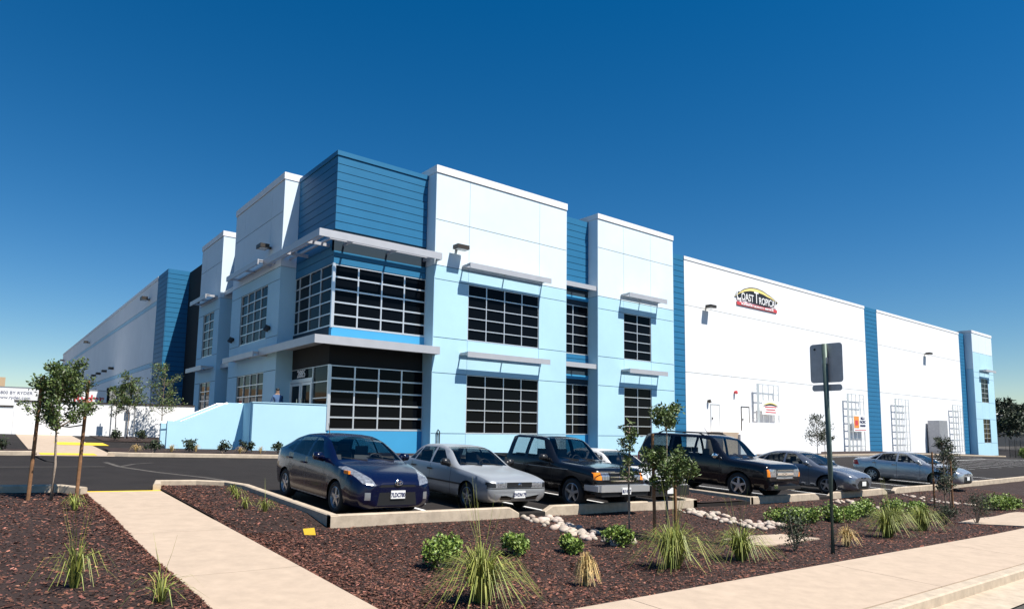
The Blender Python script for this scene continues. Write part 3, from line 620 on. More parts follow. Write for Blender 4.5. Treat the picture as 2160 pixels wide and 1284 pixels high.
def build_car(S):
    """local frame: x from nose to tail, +y = the car's right side, z up from the ground"""
    t = thing(S['name'], (0, 0, 0), S['label'], S['cat'], 'cars parked nose to the kerb'); ORG[t.name] = Vector((0, 0, 0))
    rows = catmull(S['keys'], .06); bm = bmesh.new(); lay = bm.faces.layers.int.new('part'); rings = []
    for r in rows:
        h = half_section(*r[1:]); ring = [bm.verts.new((r[0], y, z)) for y, z in h] + [bm.verts.new((r[0], -y, z)) for y, z in h[-2:0:-1]]; rings.append(ring)
    n = len(rings[0]); jl = bm.faces.layers.int.new('j')
    for a, b in zip(rings[:-1], rings[1:]):
        for j in range(n):
            f = bm.faces.new((a[j], a[(j + 1) % n], b[(j + 1) % n], b[j])); jj = j if j < 12 else 23 - j; f[jl] = jj
    for ring, rev in ((rings[0], False), (rings[-1], True)):
        for j in range(12):
            a, b = ring[j], ring[j + 1]; c = ring[(n - j - 1) % n]; d = ring[(n - j) % n]
            vs = []
            for q in (a, b, c, d):
                if q not in vs: vs.append(q)
            if len(vs) > 2:
                f = bm.faces.new(vs[::-1] if rev else vs); f[jl] = -1
    bmesh.ops.recalc_face_normals(bm, faces=bm.faces[:])
    for f in bm.faces: f.smooth = True
    W = S['W'] / 2; r = S['r']; xf, xr = S['fo'], S['fo'] + S['wb']; PARTS = {0: ('body', S['paint'])}; code = [1]
    def reg(nm, mt): c = code[0]; code[0] += 1; PARTS[c] = (nm, mt); return c
    # wheel arches
    ar = r * 1.17; cut = reg('cut', None)
    for xc in (xf, xr):
        carve(bm, lay, circ(xc, r * .98, ar, 22), 'y', lambda f: min(abs(v.co.y) for v in f.verts) > W - .5 or (f.calc_center_median().z < S['keys'][3][1] + .1 and abs(f.calc_center_median().y) > .3), cut)
    bmesh.ops.delete(bm, geom=[f for f in bm.faces if f[lay] == cut], context='FACES')
    # glass
    side = lambda f: 6 <= f[jl] <= 8
    for poly in S['side_glass']:
        for sgn in (1, -1): carve(bm, lay, poly, 'y', lambda f: 6 <= f[jl] <= 8 and f.calc_center_median().y * sgn > 0, reg('side_window', 'cglass'))
    for nm, x0, x1 in (('windscreen', *S['ws']), ('rear_window', *S['rw'])):
        if x1 - x0 > .05: carve(bm, lay, [(x0, -1.2), (x1, -1.2), (x1, 1.2), (x0, 1.2)], 'z', lambda f: f[jl] >= 10, reg(nm, 'cglass'))
    # black surround of windows is left as paint; front and side features
    for nm, mt, poly, mir in S['front']:
        for sgn in ((1, -1) if mir else (1,)):
            pp = [(y * sgn, z) for y, z in poly]; carve(bm, lay, pp, 'x', lambda f: f.normal.x < -.12 and f.calc_center_median().x < S.get('fx', .9), reg(nm, mt), only=None)
    for nm, mt, poly in S['sides']:
        for sgn in (1, -1): carve(bm, lay, poly, 'y', lambda f: 1 <= f[jl] <= 6 and f.calc_center_median().y * sgn > .3, reg(nm, mt), only={0} if nm != 'tail_light' else None)
    if S.get('bed'):
        x0, x1 = S['bed']; carve(bm, lay, [(x0, -W + .1), (x1, -W + .1), (x1, W - .1), (x0, W - .1)], 'z', lambda f: f[jl] >= 8 and f.normal.z > .3, cut)
        bmesh.ops.delete(bm, geom=[f for f in bm.faces if f[lay] == cut], context='FACES')
    groups = {}
    for f in bm.faces: groups.setdefault(f[lay], []).append(f)
    for c, fs in groups.items():
        nm, mt = PARTS[c]; vi = {}; vs = []; fc = []
        for f in fs:
            q = []
            for v in f.verts:
                if v.index not in vi or True:
                    k = vi.get(v)
                    if k is None: k = vi[v] = len(vs); vs.append(v.co[:])
                    q.append(k)
            fc.append(q)
        b = MB(); b.v = vs; b.f = fc; o = local(nm, b, mt, t, True)
        if nm in ('body', 'door', 'bumper') and False: pass
    bm.free()
    zb = S['keys'][3][1]; H = S['H']; xc0, xc1 = S['cabin']
    # inner shell: floor, wheel wells, dash, seats
    b = MB(); b.box(xc0, xc1, -W + .12, W - .12, zb + .02, zb + .12); b.box(xc0 - .1, xc0 + .25, -W + .14, W - .14, zb + .1, S['belt'] - .06); local('dashboard', b, 'interior', t)
    for xc in (xf, xr):
        for s in (1, -1):
            v = []; f = []; nn = 16
            for k in range(nn + 1): a = math.pi * 1.12 * k / nn - .19; v += [(xc + ar * math.cos(a), s * (W - .02 - (.05 if S['W'] < 1.9 else .04)), r * .98 + ar * math.sin(a)), (xc + ar * math.cos(a), s * (W - .42), r * .98 + ar * math.sin(a))]
            f = [(2 * k, 2 * k + 1, 2 * k + 3, 2 * k + 2) for k in range(nn)] + [tuple(2 * k + 1 for k in range(nn + 1))]; q = MB(); q.v = v; q.f = f; local('wheel_well', q, 'black', t)
    sx = S['seats']
    for i, x0 in enumerate(sx):
        for y in ((-.36, .36) if i == 0 else (-.4, 0, .4)):
            q = MB(); wd = .24 if i == 0 else .19; zs = zb + .28
            q.box(x0 - .05, x0 + .45, y - wd, y + wd, zb + .12, zs); q.add([(x0 + .38, y - wd, zs), (x0 + .52, y - wd, zs), (x0 + .52, y + wd, zs), (x0 + .38, y + wd, zs), (x0 + .55, y - wd * .85, S['belt'] + .08), (x0 + .66, y - wd * .85, S['belt'] + .08), (x0 + .66, y + wd * .85, S['belt'] + .08), (x0 + .55, y + wd * .85, S['belt'] + .08)], BOXF)
            q.box(x0 + .58, x0 + .68, y - .13, y + .13, S['belt'] + .09, S['belt'] + .27); local('seat', q, 'seat', t)
    q = MB(); c = Vector((xc0 + .38, -.36, S['belt'] - .02)); ring = [(c.x + .07 * math.sin(a) * .9, c.y + .18 * math.cos(a), c.z + .17 * math.sin(a)) for a in [2 * math.pi * k / 16 for k in range(17)]]; q.tube(ring, .014, 6); q.beam(ring[0], ring[8], .03); local('steering_wheel', q, 'black', t)
    # wheels
    ty, rm, dm = S['wheel']
    for xc in (xf, xr):
        for s in (1, -1):
            o = lk(bpy.data.objects.new('wheel', ty), t); o.location = (xc, s * (W - S['ww'] / 2 - .025), r)
            if s < 0: o.rotation_euler = (0, 0, math.pi)
            k = lk(bpy.data.objects.new('rim', rm), o); lk(bpy.data.objects.new('brake_disc', dm), o)
    # mirrors, wipers, handles
    xm = S['mirror']
    for s in (1, -1):
        q = MB(); q.tube([(xm - .02, s * (W - .04), S['belt'] + .02), (xm - .05, s * (W + .02), S['belt'] + .07), (xm - .03, s * (W + .17), S['belt'] + .09)], [.045, .075, .06], 8); q.tube([(xm - .06, s * (W + .03), S['belt'] + .09), (xm - .05, s * (W + .19), S['belt'] + .10)], [.085, .075], 8); local('mirror', q, S['mirror_mat'], t, True)
    q = MB(); xw = S['ws'][0]
    for y0, y1 in ((-.5, .05), (.1, .6)): q.beam((xw - .06, y0, S['cowl'] + .01), (xw + .10, y1, S['cowl'] + .055), .018)
    local('wiper', q, 'black', t)
    for x0, z in S['handles']:
        for s in (1, -1):
            yy = s * (W - .012); local('door_handle', MB().box(x0, x0 + .18, min(yy, yy + s * .03), max(yy, yy + s * .03), z, z + .035), S['handle_mat'], t)
    px, pz, pw = S['plate']
    if S['ptxt'] is not None:
        pl = local('licence_plate', MB().box(px - .012, px, -.152, .152, pz - .076, pz + .076), 'plate', t)
        if S['ptxt']:
            text('plate_number', S['ptxt'], .105, 'ink', Matrix.Translation((px - .014, 0, pz - .01)) @ Matrix.Rotation(R(-90), 4, 'Z') @ RX @ Matrix.Diagonal((.72, 1, 1, 1)), pl, .001, bold=.004)
    for fn in S.get('extra', ()): fn(t, S)
    gx, gy = S['pos']; fxw = Vector((0, 1, .0361)).normalized(); sl = (zg(gx + .8, gy + 2) - zg(gx - .8, gy + 2)) / 1.6
    ry = Vector((-1, 0, -sl)); ry = (ry - fxw * ry.dot(fxw)).normalized(); uz = fxw.cross(ry)
    M4 = Matrix((fxw, ry, uz)).transposed().to_4x4(); M4.translation = (gx, gy, zg(gx, gy) + .004); t.matrix_world = M4; ORG[t.name] = Vector((0, 0, 0)); return t
def emblem_ring(x_, z, w, h, mt='chrome', inner=True):
    def f(t, S):
        q = MB(); a = [2 * math.pi * k / 20 for k in range(21)]
        q.tube([(x_, w * math.cos(k), z + h * math.sin(k)) for k in a], .008, 5)
        if inner: q.tube([(x_, w * .42 * math.cos(k), z + h * .95 * math.sin(k)) for k in a], .007, 5); q.tube([(x_, w * .8 * math.cos(k), z + h * .45 + h * .45 * math.sin(k)) for k in a], .007, 5)
        local('emblem', q, mt, t)
    return f
def slats(x_, y, zs, dx=.0, mt='chrome', th=.012):
    def f(t, S):
        for z in zs: local('grille_bar', MB().box(x_ - .012, x_ + .03, -y, y, z - th, z + th), mt, t)
    return f
def antenna(x_, y, z, tilt=.2, L=.3):
    return lambda t, S: local('antenna', MB().tube([(x_, y, z - .03), (x_ + tilt * L, y, z + L)], [.012, .005], 6), 'black', t)
def paint(name, col, rough=.25, metal=.0, coat=1): return mat(name, col, rough, metal, .35, coat=coat * .3)
def fogs(y, z, x_, rr=.05, mt='hlens'):
    def f(t, S):
        for s in (1, -1): local('fog_lamp', MB().tube([(x_, s * y, z), (x_ - .03, s * y, z)], rr, 12), mt, t)
    return f
PNAVY = paint('navy_car_paint', (.002, .004, .024), .22, .0); PSILV = paint('faded_silver_paint', (.36, .38, .40), .35, .4, .6); PBLK = paint('black_truck_paint', (.005, .006, .009), .15); PWHT = paint('white_car_paint', (.55, .55, .54), .3)
PGRY = paint('grey_car_paint', (.20, .22, .26), .25, .6); PSLV2 = paint('silver_car_paint', (.48, .50, .52), .25, .6); PGB = paint('black_suv_paint', (.005, .006, .010), .15)
MT['brightbar'] = mat('polished_bumper', (.75, .76, .78), .28, .75); MT['hoodpatch'] = mat('worn_silver_hood', (.55, .56, .57), .5, .2, var=.15, vscale=4)
# dark blue hatchback
hk = [(0, .24, .52, .58, .56, .60, .46, .63, .65), (.10, .19, .72, .77, .72, .67, .60, .71, .73), (.35, .17, .81, .85, .79, .77, .70, .81, .84), (.80, .17, .83, .87, .82, .87, .74, .92, .95), (1.12, .17, .84, .87, .83, .92, .76, .975, 1.0),
      (1.55, .17, .84, .87, .83, .95, .70, 1.18, 1.225), (1.95, .17, .84, .87, .83, .965, .635, 1.35, 1.40), (2.4, .17, .84, .87, .83, .98, .60, 1.425, 1.49), (3.0, .17, .84, .87, .83, 1.0, .59, 1.415, 1.475), (3.6, .18, .83, .87, .82, 1.03, .58, 1.335, 1.385), (4.1, .22, .81, .85, .79, 1.05, .575, 1.19, 1.225), (4.36, .30, .75, .79, .74, 1.02, .57, 1.07, 1.09), (4.46, .40, .64, .68, .66, .88, .54, .93, .95)]
build_car(dict(name='hatchback_car', label='dark navy blue hatchback parked at the end stall beside the planted strip', cat='car', keys=hk, paint=PNAVY, W=1.745, H=1.49, r=.315, fo=.93, wb=2.70, pos=(6.3, 11.34), belt=.96, cowl=1.0, cabin=(1.3, 3.9), seats=(1.75, 2.75), mirror=1.62, mirror_mat=PNAVY,
    ws=(1.2, 2.1), rw=(3.35, 4.0), wheel=wheel_meshes(.315, .2, 5), ww=.2, handles=((2.5, .84), (3.35, .88)), handle_mat=PNAVY, plate=(-.012, .46, 1), ptxt='7LDC780',
    side_glass=[[(1.62, 1.0), (2.42, 1.0), (2.42, 1.40), (2.14, 1.37)], [(2.5, 1.0), (3.3, 1.03), (3.25, 1.36), (2.5, 1.40)], [(3.36, 1.05), (3.78, 1.09), (3.42, 1.30), (3.32, 1.34)]],
    front=[('headlight', 'hlens', [(.46, .62), (.70, .66), (.84, .90), (.72, .92), (.50, .74)], 1), ('lower_grille', 'black', [(-.42, .26), (.42, .26), (.38, .50), (-.38, .50)], 0), ('upper_grille', 'black', [(-.40, .595), (.40, .595), (.34, .64), (-.34, .64)], 0), ('fog_recess', 'steel', [(.56, .36), (.66, .36), (.66, .50), (.56, .50)], 1)],
    sides=[('panel_gap', 'black', [(1.50, .25), (1.512, .25), (1.512, .96), (1.50, .96)]), ('panel_gap', 'black', [(2.45, .25), (2.462, .25), (2.462, .98), (2.45, .98)]), ('panel_gap', 'black', [(3.3, .55), (3.312, .55), (3.45, 1.0), (3.438, 1.0)]), ('sill_trim', 'signback', [(1.35, .235), (3.2, .235), (3.2, .26), (1.35, .26)]), ('tail_light', 'redlens', [(4.2, .75), (4.45, .72), (4.45, 1.0), (4.22, 1.0)])],
    extra=[emblem_ring(-.02, .68, .075, .05), antenna(2.75, .25, 1.47, .5, .22), lambda t, S: local('amber_marker', MB().box(.42, .62, .795, .838, .80, .86), 'amber', t)]))
# old silver sedan (and a white sister)
ok = [(0, .34, .64, .70, .69, .60, .60, .64, .655), (.07, .24, .76, .80, .775, .655, .70, .69, .70), (.45, .20, .79, .825, .795, .745, .72, .775, .795), (1.22, .2, .79, .827, .80, .84, .73, .865, .885), (1.30, .2, .79, .827, .80, .845, .73, .885, .905),
      (1.98, .2, .79, .827, .80, .86, .605, 1.235, 1.27), (2.35, .2, .79, .827, .80, .865, .585, 1.285, 1.33), (2.95, .2, .79, .827, .80, .87, .58, 1.275, 1.32), (3.12, .2, .79, .827, .80, .87, .59, 1.235, 1.27), (3.62, .22, .79, .822, .79, .875, .68, .92, .945), (4.2, .25, .78, .81, .775, .865, .69, .89, .91), (4.33, .36, .70, .74, .72, .80, .66, .82, .84)]
def sedan(name, label, paintm, pos, txt, extra=(), bump=None, plx=-.02):
    bump = bump or paintm
    return build_car(dict(name=name, label=label, cat='car', keys=ok, paint=paintm, W=1.655, H=1.33, r=.29, fo=.84, wb=2.43, pos=pos, belt=.87, cowl=.9, cabin=(1.4, 3.5), seats=(1.75, 2.6), mirror=1.62, mirror_mat='trim',
    ws=(1.33, 2.08), rw=(3.1, 3.55), wheel=wheel_meshes(.29, .185, 7, style=1), ww=.185, handles=((2.3, .74), (3.05, .76)), handle_mat='trim', plate=(plx, .40, 1), ptxt=txt,
    side_glass=[[(1.62, .90), (2.36, .90), (2.36, 1.26), (2.08, 1.22)], [(2.44, .90), (3.12, .91), (2.98, 1.24), (2.44, 1.26)], [(3.17, .92), (3.42, .93), (3.1, 1.19), (3.04, 1.2)]],
    front=[('headlight', 'hlens', [(.36, .545), (.62, .545), (.64, .66), (.36, .66)], 1), ('grille', 'black', [(-.35, .55), (.35, .55), (.35, .655), (-.35, .655)], 0), ('turn_signal', 'trim', [(.64, .545), (.80, .545), (.80, .65), (.65, .65)], 1), ('bumper_slot', 'black', [(-.5, .28), (-.2, .28), (-.2, .34), (-.5, .34)], 0), ('bumper_slot', 'black', [(.2, .28), (.5, .28), (.5, .34), (.2, .34)], 0), ('bumper_gap', 'black', [(-.82, .515), (.82, .515), (.82, .535), (-.82, .535)], 0)],
    sides=[('panel_gap', 'black', [(1.5, .25), (1.512, .25), (1.512, .86), (1.5, .86)]), ('panel_gap', 'black', [(2.39, .25), (2.402, .25), (2.402, .87), (2.39, .87)]), ('panel_gap', 'black', [(3.1, .55), (3.112, .55), (3.26, .87), (3.248, .87)]), ('side_moulding', 'trim', [(.95, .5), (3.5, .5), (3.5, .54), (.95, .54)]), ('tail_light', 'redlens', [(4.18, .62), (4.33, .62), (4.33, .80), (4.18, .80)])],
    extra=[emblem_ring(-.012, .60, .04, .028)] + list(extra)))
sedan('sedan_car', 'old faded silver four-door sedan with a black side moulding beside the navy hatchback', PSILV, (9.27, 11.33), '2WDN679', [slats(-.008, .34, (.575,), mt='trim')])
sedan('sedan_car', 'white older sedan half hidden behind the staked tree and black pickup', PWHT, (14.3, 11.25), '', [lambda t, S: local('bumper', MB().box(-.05, .14, -.78, .78, .27, .52).box(.05, .62, .74, .835, .27, .50).box(.05, .62, -.835, -.74, .27, .50), 'trim', t)], plx=-.052)
# black pickup with extended cab
tk = [(0, .50, .72, .80, .79, .68, .68, .80, .82), (.12, .42, .80, .85, .84, .86, .74, .97, .985), (.5, .34, .82, .865, .85, .95, .75, 1.01, 1.03), (1.25, .32, .83, .875, .86, 1.0, .77, 1.05, 1.075), (1.38, .32, .83, .875, .86, 1.01, .77, 1.075, 1.095),
      (2.0, .32, .83, .875, .865, 1.03, .655, 1.56, 1.595), (2.3, .32, .83, .875, .865, 1.03, .64, 1.615, 1.65), (3.15, .32, .83, .875, .865, 1.03, .64, 1.615, 1.65), (3.30, .32, .83, .875, .865, 1.03, .66, 1.57, 1.60), (3.36, .32, .83, .875, .865, 1.02, .80, 1.05, 1.055), (3.45, .32, .83, .875, .865, 1.01, .80, 1.03, 1.03), (4.95, .40, .83, .87, .86, 1.01, .80, 1.03, 1.03), (5.05, .5, .80, .84, .84, .98, .78, 1.0, 1.0)]
def truck_extra(t, S):
    q = MB(); q.add([(-.16, -.84, .47), (-.16, .84, .47), (.02, .87, .47), (.02, -.87, .47), (-.16, -.84, .62), (-.16, .84, .62), (.02, .87, .62), (.02, -.87, .62)], BOXF); q.box(-.10, .35, .80, .885, .47, .60); q.box(-.10, .35, -.885, -.80, .47, .60); local('bumper', q, 'brightbar', t)
    local('bumper_valance', MB().box(-.12, .1, -.78, .78, .36, .465), 'black', t)
    q = MB(); q.box(3.42, 4.92, -.72, .72, .55, .58); q.box(3.42, 3.46, -.74, .74, .58, 1.02); q.box(4.88, 4.92, -.74, .74, .58, 1.02); q.box(3.42, 4.92, .72, .76, .58, 1.02); q.box(3.42, 4.92, -.76, -.72, .58, 1.02); local('cargo_bed', q, 'black', t)
    for s in (1, -1): local('bed_rail', MB().box(3.45, 4.95, s * .815 - .05, s * .815 + .05, 1.028, 1.055), 'trim', t)
    local('body_stripe', MB().box(.95, 4.9, .874, .884, .885, .897), 'steel', t)
    local('mud_flap', MB().box(1.22, 1.24, .58, .86, .22, .5).box(1.22, 1.24, -.86, -.58, .22, .5), 'rubber', t)
    q = MB(); q.tube([(-.025, .12 * math.cos(a), .80 + .05 * math.sin(a)) for a in [2 * math.pi * k / 16 for k in range(17)]], .008, 5); local('grille_emblem', q, 'ink', t)
build_car(dict(name='pickup_truck', label='black extended-cab pickup truck with a chrome front bumper and amber corner lamps', cat='pickup', keys=tk, paint=PBLK, W=1.76, H=1.65, r=.355, fo=.80, wb=3.18, pos=(12.0, 10.86), belt=1.03, cowl=1.09, cabin=(1.5, 3.2), seats=(1.85,), mirror=1.78, mirror_mat='trim',
    ws=(1.42, 2.06), rw=(3.30, 3.355), wheel=wheel_meshes(.355, .235, 5), ww=.235, handles=((2.42, .86),), handle_mat='trim', plate=(-.165, .49, 1), ptxt='8U64267', bed=(3.46, 4.88),
    side_glass=[[(1.72, 1.07), (2.48, 1.07), (2.48, 1.57), (2.06, 1.53)], [(2.62, 1.09), (3.12, 1.09), (3.12, 1.56), (2.62, 1.57)]],
    front=[('headlight', 'hlens', [(.42, .73), (.66, .73), (.68, .90), (.42, .90)], 1), ('corner_lamp', 'amber', [(.665, .73), (.84, .73), (.84, .89), (.69, .90)], 1), ('grille', 'black', [(-.40, .70), (.40, .70), (.40, .905), (-.40, .905)], 0)],
    sides=[('panel_gap', 'black', [(1.52, .42), (1.532, .42), (1.532, 1.02), (1.52, 1.02)]), ('panel_gap', 'black', [(2.55, .42), (2.562, .42), (2.562, 1.03), (2.55, 1.03)]), ('panel_gap', 'black', [(3.37, .42), (3.385, .42), (3.385, 1.01), (3.37, 1.01)]), ('tail_light', 'redlens', [(4.95, .7), (5.05, .7), (5.05, .95), (4.95, .95)])],
    extra=[truck_extra, slats(-.02, .40, (.71, .80, .90), mt='chrome', th=.013), lambda t, S: [local('lamp_surround', MB().box(-.015, .0, s * .55 - .29, s * .55 + .29, .905, .93), 'chrome', t) for s in (1, -1)]]))
# black full-size SUV
sk = [(0, .40, .80, .90, .89, .85, .78, .95, .97), (.10, .32, .90, .97, .95, .98, .84, 1.08, 1.10), (.5, .30, .93, .995, .97, 1.06, .86, 1.14, 1.17), (1.30, .30, .94, 1.0, .98, 1.12, .87, 1.19, 1.22), (1.42, .30, .94, 1.0, .98, 1.13, .87, 1.22, 1.25),
      (2.05, .30, .94, 1.0, .98, 1.15, .76, 1.76, 1.80), (2.4, .30, .94, 1.0, .98, 1.16, .73, 1.86, 1.91), (4.4, .30, .94, 1.0, .98, 1.17, .72, 1.85, 1.90), (4.85, .34, .93, .99, .97, 1.17, .72, 1.80, 1.84), (5.08, .40, .90, .96, .95, 1.15, .80, 1.25, 1.28), (5.13, .45, .86, .92, .92, 1.0, .78, 1.05, 1.06)]
def suv_extra(t, S):
    for s in (1, -1): local('roof_rail', MB().tube([(2.5, s * .66, 1.87), (2.7, s * .66, 1.95), (4.2, s * .66, 1.95), (4.4, s * .66, 1.87)], .025, 6), 'trim', t)
    local('bumper_lower', MB().box(-.06, .2, -.86, .86, .36, .46), 'trim', t); local('tow_plate', MB().box(-.075, -.05, .52, .72, .40, .52), 'chrome', t)
    local('grille_emblem', MB().box(-.045, -.01, -.16, .16, .805, .845).box(-.045, -.012, -.05, .05, .78, .87), 'chrome', t)
    local('grille_surround', MB().box(-.03, 0, -.46, .46, .93, .955).box(-.03, 0, -.46, .46, .67, .695).box(-.03, 0, -.46, .46, .79, .86), 'chrome', t)
build_car(dict(name='suv_car', label='large black sport utility vehicle with chrome grille and roof rails', cat='car', keys=sk, paint=PGB, W=2.0, H=1.92, r=.40, fo=1.0, wb=2.95, pos=(19.6, 11.0), belt=1.16, cowl=1.24, cabin=(1.55, 4.7), seats=(2.0, 3.0), mirror=1.8, mirror_mat='chrome',
    ws=(1.46, 2.12), rw=(4.82, 5.04), wheel=wheel_meshes(.40, .275, 5), ww=.275, handles=((2.65, 1.0), (3.6, 1.0)), handle_mat=PGB, plate=(-.05, .52, 1), ptxt=None,
    side_glass=[[(1.85, 1.2), (2.62, 1.2), (2.62, 1.78), (2.18, 1.74)], [(2.72, 1.2), (3.6, 1.2), (3.6, 1.79), (2.72, 1.79)], [(3.7, 1.2), (4.6, 1.21), (4.5, 1.78), (3.7, 1.79)]],
    front=[('headlight', 'hlens', [(.50, .74), (.80, .74), (.86, .98), (.50, .96)], 1), ('turn_signal', 'amber', [(.81, .74), (.93, .74), (.93, .95), (.87, .97)], 1), ('grille', 'steel', [(-.47, .68), (.47, .68), (.47, .95), (-.47, .95)], 0)],
    sides=[('panel_gap', 'black', [(1.66, .42), (1.674, .42), (1.674, 1.15), (1.66, 1.15)]), ('panel_gap', 'black', [(2.66, .42), (2.674, .42), (2.674, 1.16), (2.66, 1.16)]), ('panel_gap', 'black', [(3.64, .6), (3.654, .6), (3.70, 1.16), (3.686, 1.16)]), ('tail_light', 'redlens', [(4.98, .8), (5.13, .8), (5.13, 1.15), (4.98, 1.15)])],
    extra=[suv_extra, lambda t, S: antenna(2.45, .45, 1.9, .9, .22)(t, S)]))
# two modern compact sedans
nk = [(0, .26, .58, .64, .62, .58, .50, .63, .65), (.10, .20, .74, .79, .75, .66, .62, .71, .735), (.38, .18, .83, .875, .82, .76, .71, .80, .83), (.85, .18, .85, .888, .84, .86, .74, .90, .93), (1.15, .18, .85, .888, .845, .905, .76, .945, .965),
      (1.7, .18, .85, .888, .845, .93, .69, 1.20, 1.235), (2.1, .18, .85, .888, .845, .945, .62, 1.345, 1.385), (2.5, .18, .85, .888, .845, .96, .595, 1.385, 1.435), (3.0, .18, .85, .888, .845, .975, .59, 1.365, 1.415), (3.5, .19, .84, .888, .84, .995, .60, 1.235, 1.275), (3.98, .22, .83, .87, .81, 1.01, .66, 1.055, 1.08), (4.4, .26, .79, .83, .76, .99, .65, 1.02, 1.04), (4.54, .38, .66, .70, .68, .86, .58, .90, .92)]
def modern(name, label, paintm, pos, txt, front, wheel, plz=.42, extra=()):
    return build_car(dict(name=name, label=label, cat='car', keys=nk, paint=paintm, W=1.776, H=1.435, r=.318, fo=.92, wb=2.70, pos=pos, belt=.95, cowl=.97, cabin=(1.35, 3.8), seats=(1.8, 2.75), mirror=1.66, mirror_mat=paintm,
    ws=(1.22, 2.18), rw=(3.1, 3.85), wheel=wheel, ww=.205, handles=((2.55, .82), (3.4, .86)), handle_mat='chrome', plate=(-.015, plz, 1), ptxt=txt,
    side_glass=[[(1.72, .985), (2.5, .985), (2.5, 1.35), (2.2, 1.33)], [(2.58, .99), (3.4, 1.02), (3.2, 1.31), (2.58, 1.35)], [(3.46, 1.03), (3.72, 1.05), (3.36, 1.24), (3.27, 1.27)]],
    front=front, sides=[('panel_gap', 'black', [(1.56, .26), (1.572, .26), (1.572, .94), (1.56, .94)]), ('panel_gap', 'black', [(2.53, .26), (2.542, .26), (2.542, .96), (2.53, .96)]), ('panel_gap', 'black', [(3.36, .55), (3.372, .55), (3.52, .99), (3.508, .99)]), ('tail_light', 'redlens', [(4.2, .72), (4.53, .72), (4.53, .92), (4.3, .94)])], extra=extra))
modern('compact_car', 'metallic grey compact sedan with a hexagonal lower grille parked beside the black SUV', PGRY, (24.75, 10.9), '', [('headlight', 'hlens', [(.44, .62), (.64, .64), (.84, .84), (.78, .86), (.50, .74)], 1), ('lower_grille', 'black', [(-.36, .24), (.36, .24), (.48, .40), (.30, .54), (-.30, .54), (-.48, .40)], 0), ('upper_grille', 'black', [(-.22, .60), (.22, .60), (.17, .65), (-.17, .65)], 0), ('fog_recess', 'black', [(.54, .32), (.72, .38), (.74, .46), (.60, .42)], 1)], wheel_meshes(.318, .205, 5), .43, [emblem_ring(-.012, .625, .055, .028, inner=False)])
modern('compact_car', 'light silver compact sedan with white nose parked beyond an empty stretch of stalls', PSLV2, (33.7, 10.45), '', [('headlight', 'hlens', [(.40, .64), (.66, .66), (.84, .84), (.78, .85), (.44, .70)], 1), ('lower_grille', 'black', [(-.50, .24), (.50, .24), (.42, .52), (-.42, .52)], 0), ('upper_grille', 'black', [(-.38, .60), (.38, .60), (.36, .635), (-.36, .635)], 0)], wheel_meshes(.318, .205, 8, style=1), .44, [emblem_ring(-.012, .645, .06, .04)])

# ------------------------------------------------------------------ plants
def leafcloud(n, fn, lmin, lmax, aspect=.35, droop=0):
    b = MB()
    for _ in range(n):
        p = Vector(fn()); L = random.uniform(lmin, lmax); d = Vector((random.gauss(0, 1), random.gauss(0, 1), random.gauss(.35, .8) - droop)).normalized(); s = d.cross(Vector((random.gauss(0, 1), random.gauss(0, 1), random.gauss(0, 1)))).normalized() * L * aspect; nrm = d.cross(s).normalized() * L * .08
        b.add([p, p + d * L * .5 + s + nrm, p + d * L, p + d * L * .5 - s + nrm], [(0, 1, 2), (0, 2, 3)])
    return b
def clumps(centers):
    def f():
        c, r = random.choice(centers); v = Vector((random.gauss(0, 1), random.gauss(0, 1), random.gauss(0, 1))); v = v.normalized() * r * random.random() ** .45; return (c[0] + v.x, c[1] + v.y, c[2] + v.z)
    return f
def shrub(x, y, rx, h, label, kind='leaf', n=900, leaf=(.035, .07), z=None, name='shrub', asp=.38):
    g = (z if z is not None else min(swale(x, y), zg(x, y) + .05)) - .02; t = thing(name, (x, y, g), label, 'shrub', 'shrubs in the planting beds')
    cs = []
    for k in range(9): a = random.uniform(0, 6.28); d = rx * random.uniform(.1, .75); cs.append(((x + d * math.cos(a), y + d * math.sin(a), g + h * random.uniform(.3, .75)), rx * random.uniform(.3, .5)))
    st = MB()
    for c, r in cs: st.tube([(x, y, g), (x + (c[0] - x) * .5, y + (c[1] - y) * .5, g + (c[2] - g) * .6), c], [.012, .009, .004], 5)
    st.build('stem', 'bark', t); o = leafcloud(n, clumps(cs), *leaf, aspect=asp).build('foliage', kind, t); tones(o, .5, 1.5, 2); tag(o, kind='stuff'); return t
def grass(x, y, h, spread, n, label, kind='grass', tall=6, z=None):
    n = int(n * .8)
    g = (z if z is not None else min(swale(x, y), zg(x, y) + .05)) - .01; t = thing('grass_clump', (x, y, g), label, 'grass', 'ornamental grass clumps'); b = MB()
    for i in range(n):
        a = random.uniform(0, 6.283); L = h * random.uniform(.6, 1.25); o = random.uniform(0, .12) * spread; lean = spread * random.uniform(.15, 1.0); w = random.uniform(.005, .010)
        if i < tall: L = h * random.uniform(1.5, 2.0); lean = spread * .35; w = .004
        ca, sa = math.cos(a), math.sin(a); px, py = -sa * w, ca * w; pts = []
        dr = lean / max(spread, .01); prof = ((0, 0), (.28, .62), (.66, .95 - .30 * dr), (1.05, 1.0 - .85 * dr ** 1.3 if i >= tall else 1.15))
        for k, (u, zz) in enumerate(prof):
            q = 1 - .8 * k / 3; cx_ = x + ca * (o + lean * u); cy_ = y + sa * (o + lean * u); cz_ = g + L * zz; pts += [(cx_ - px * q, cy_ - py * q, cz_), (cx_ + px * q, cy_ + py * q, cz_)]
        b.add(pts, [(0, 1, 3, 2), (2, 3, 5, 4), (4, 5, 7, 6)])
    o = b.build('blades', kind, t); tones(o, .5, 1.6, 3); tag(o, kind='stuff'); return t
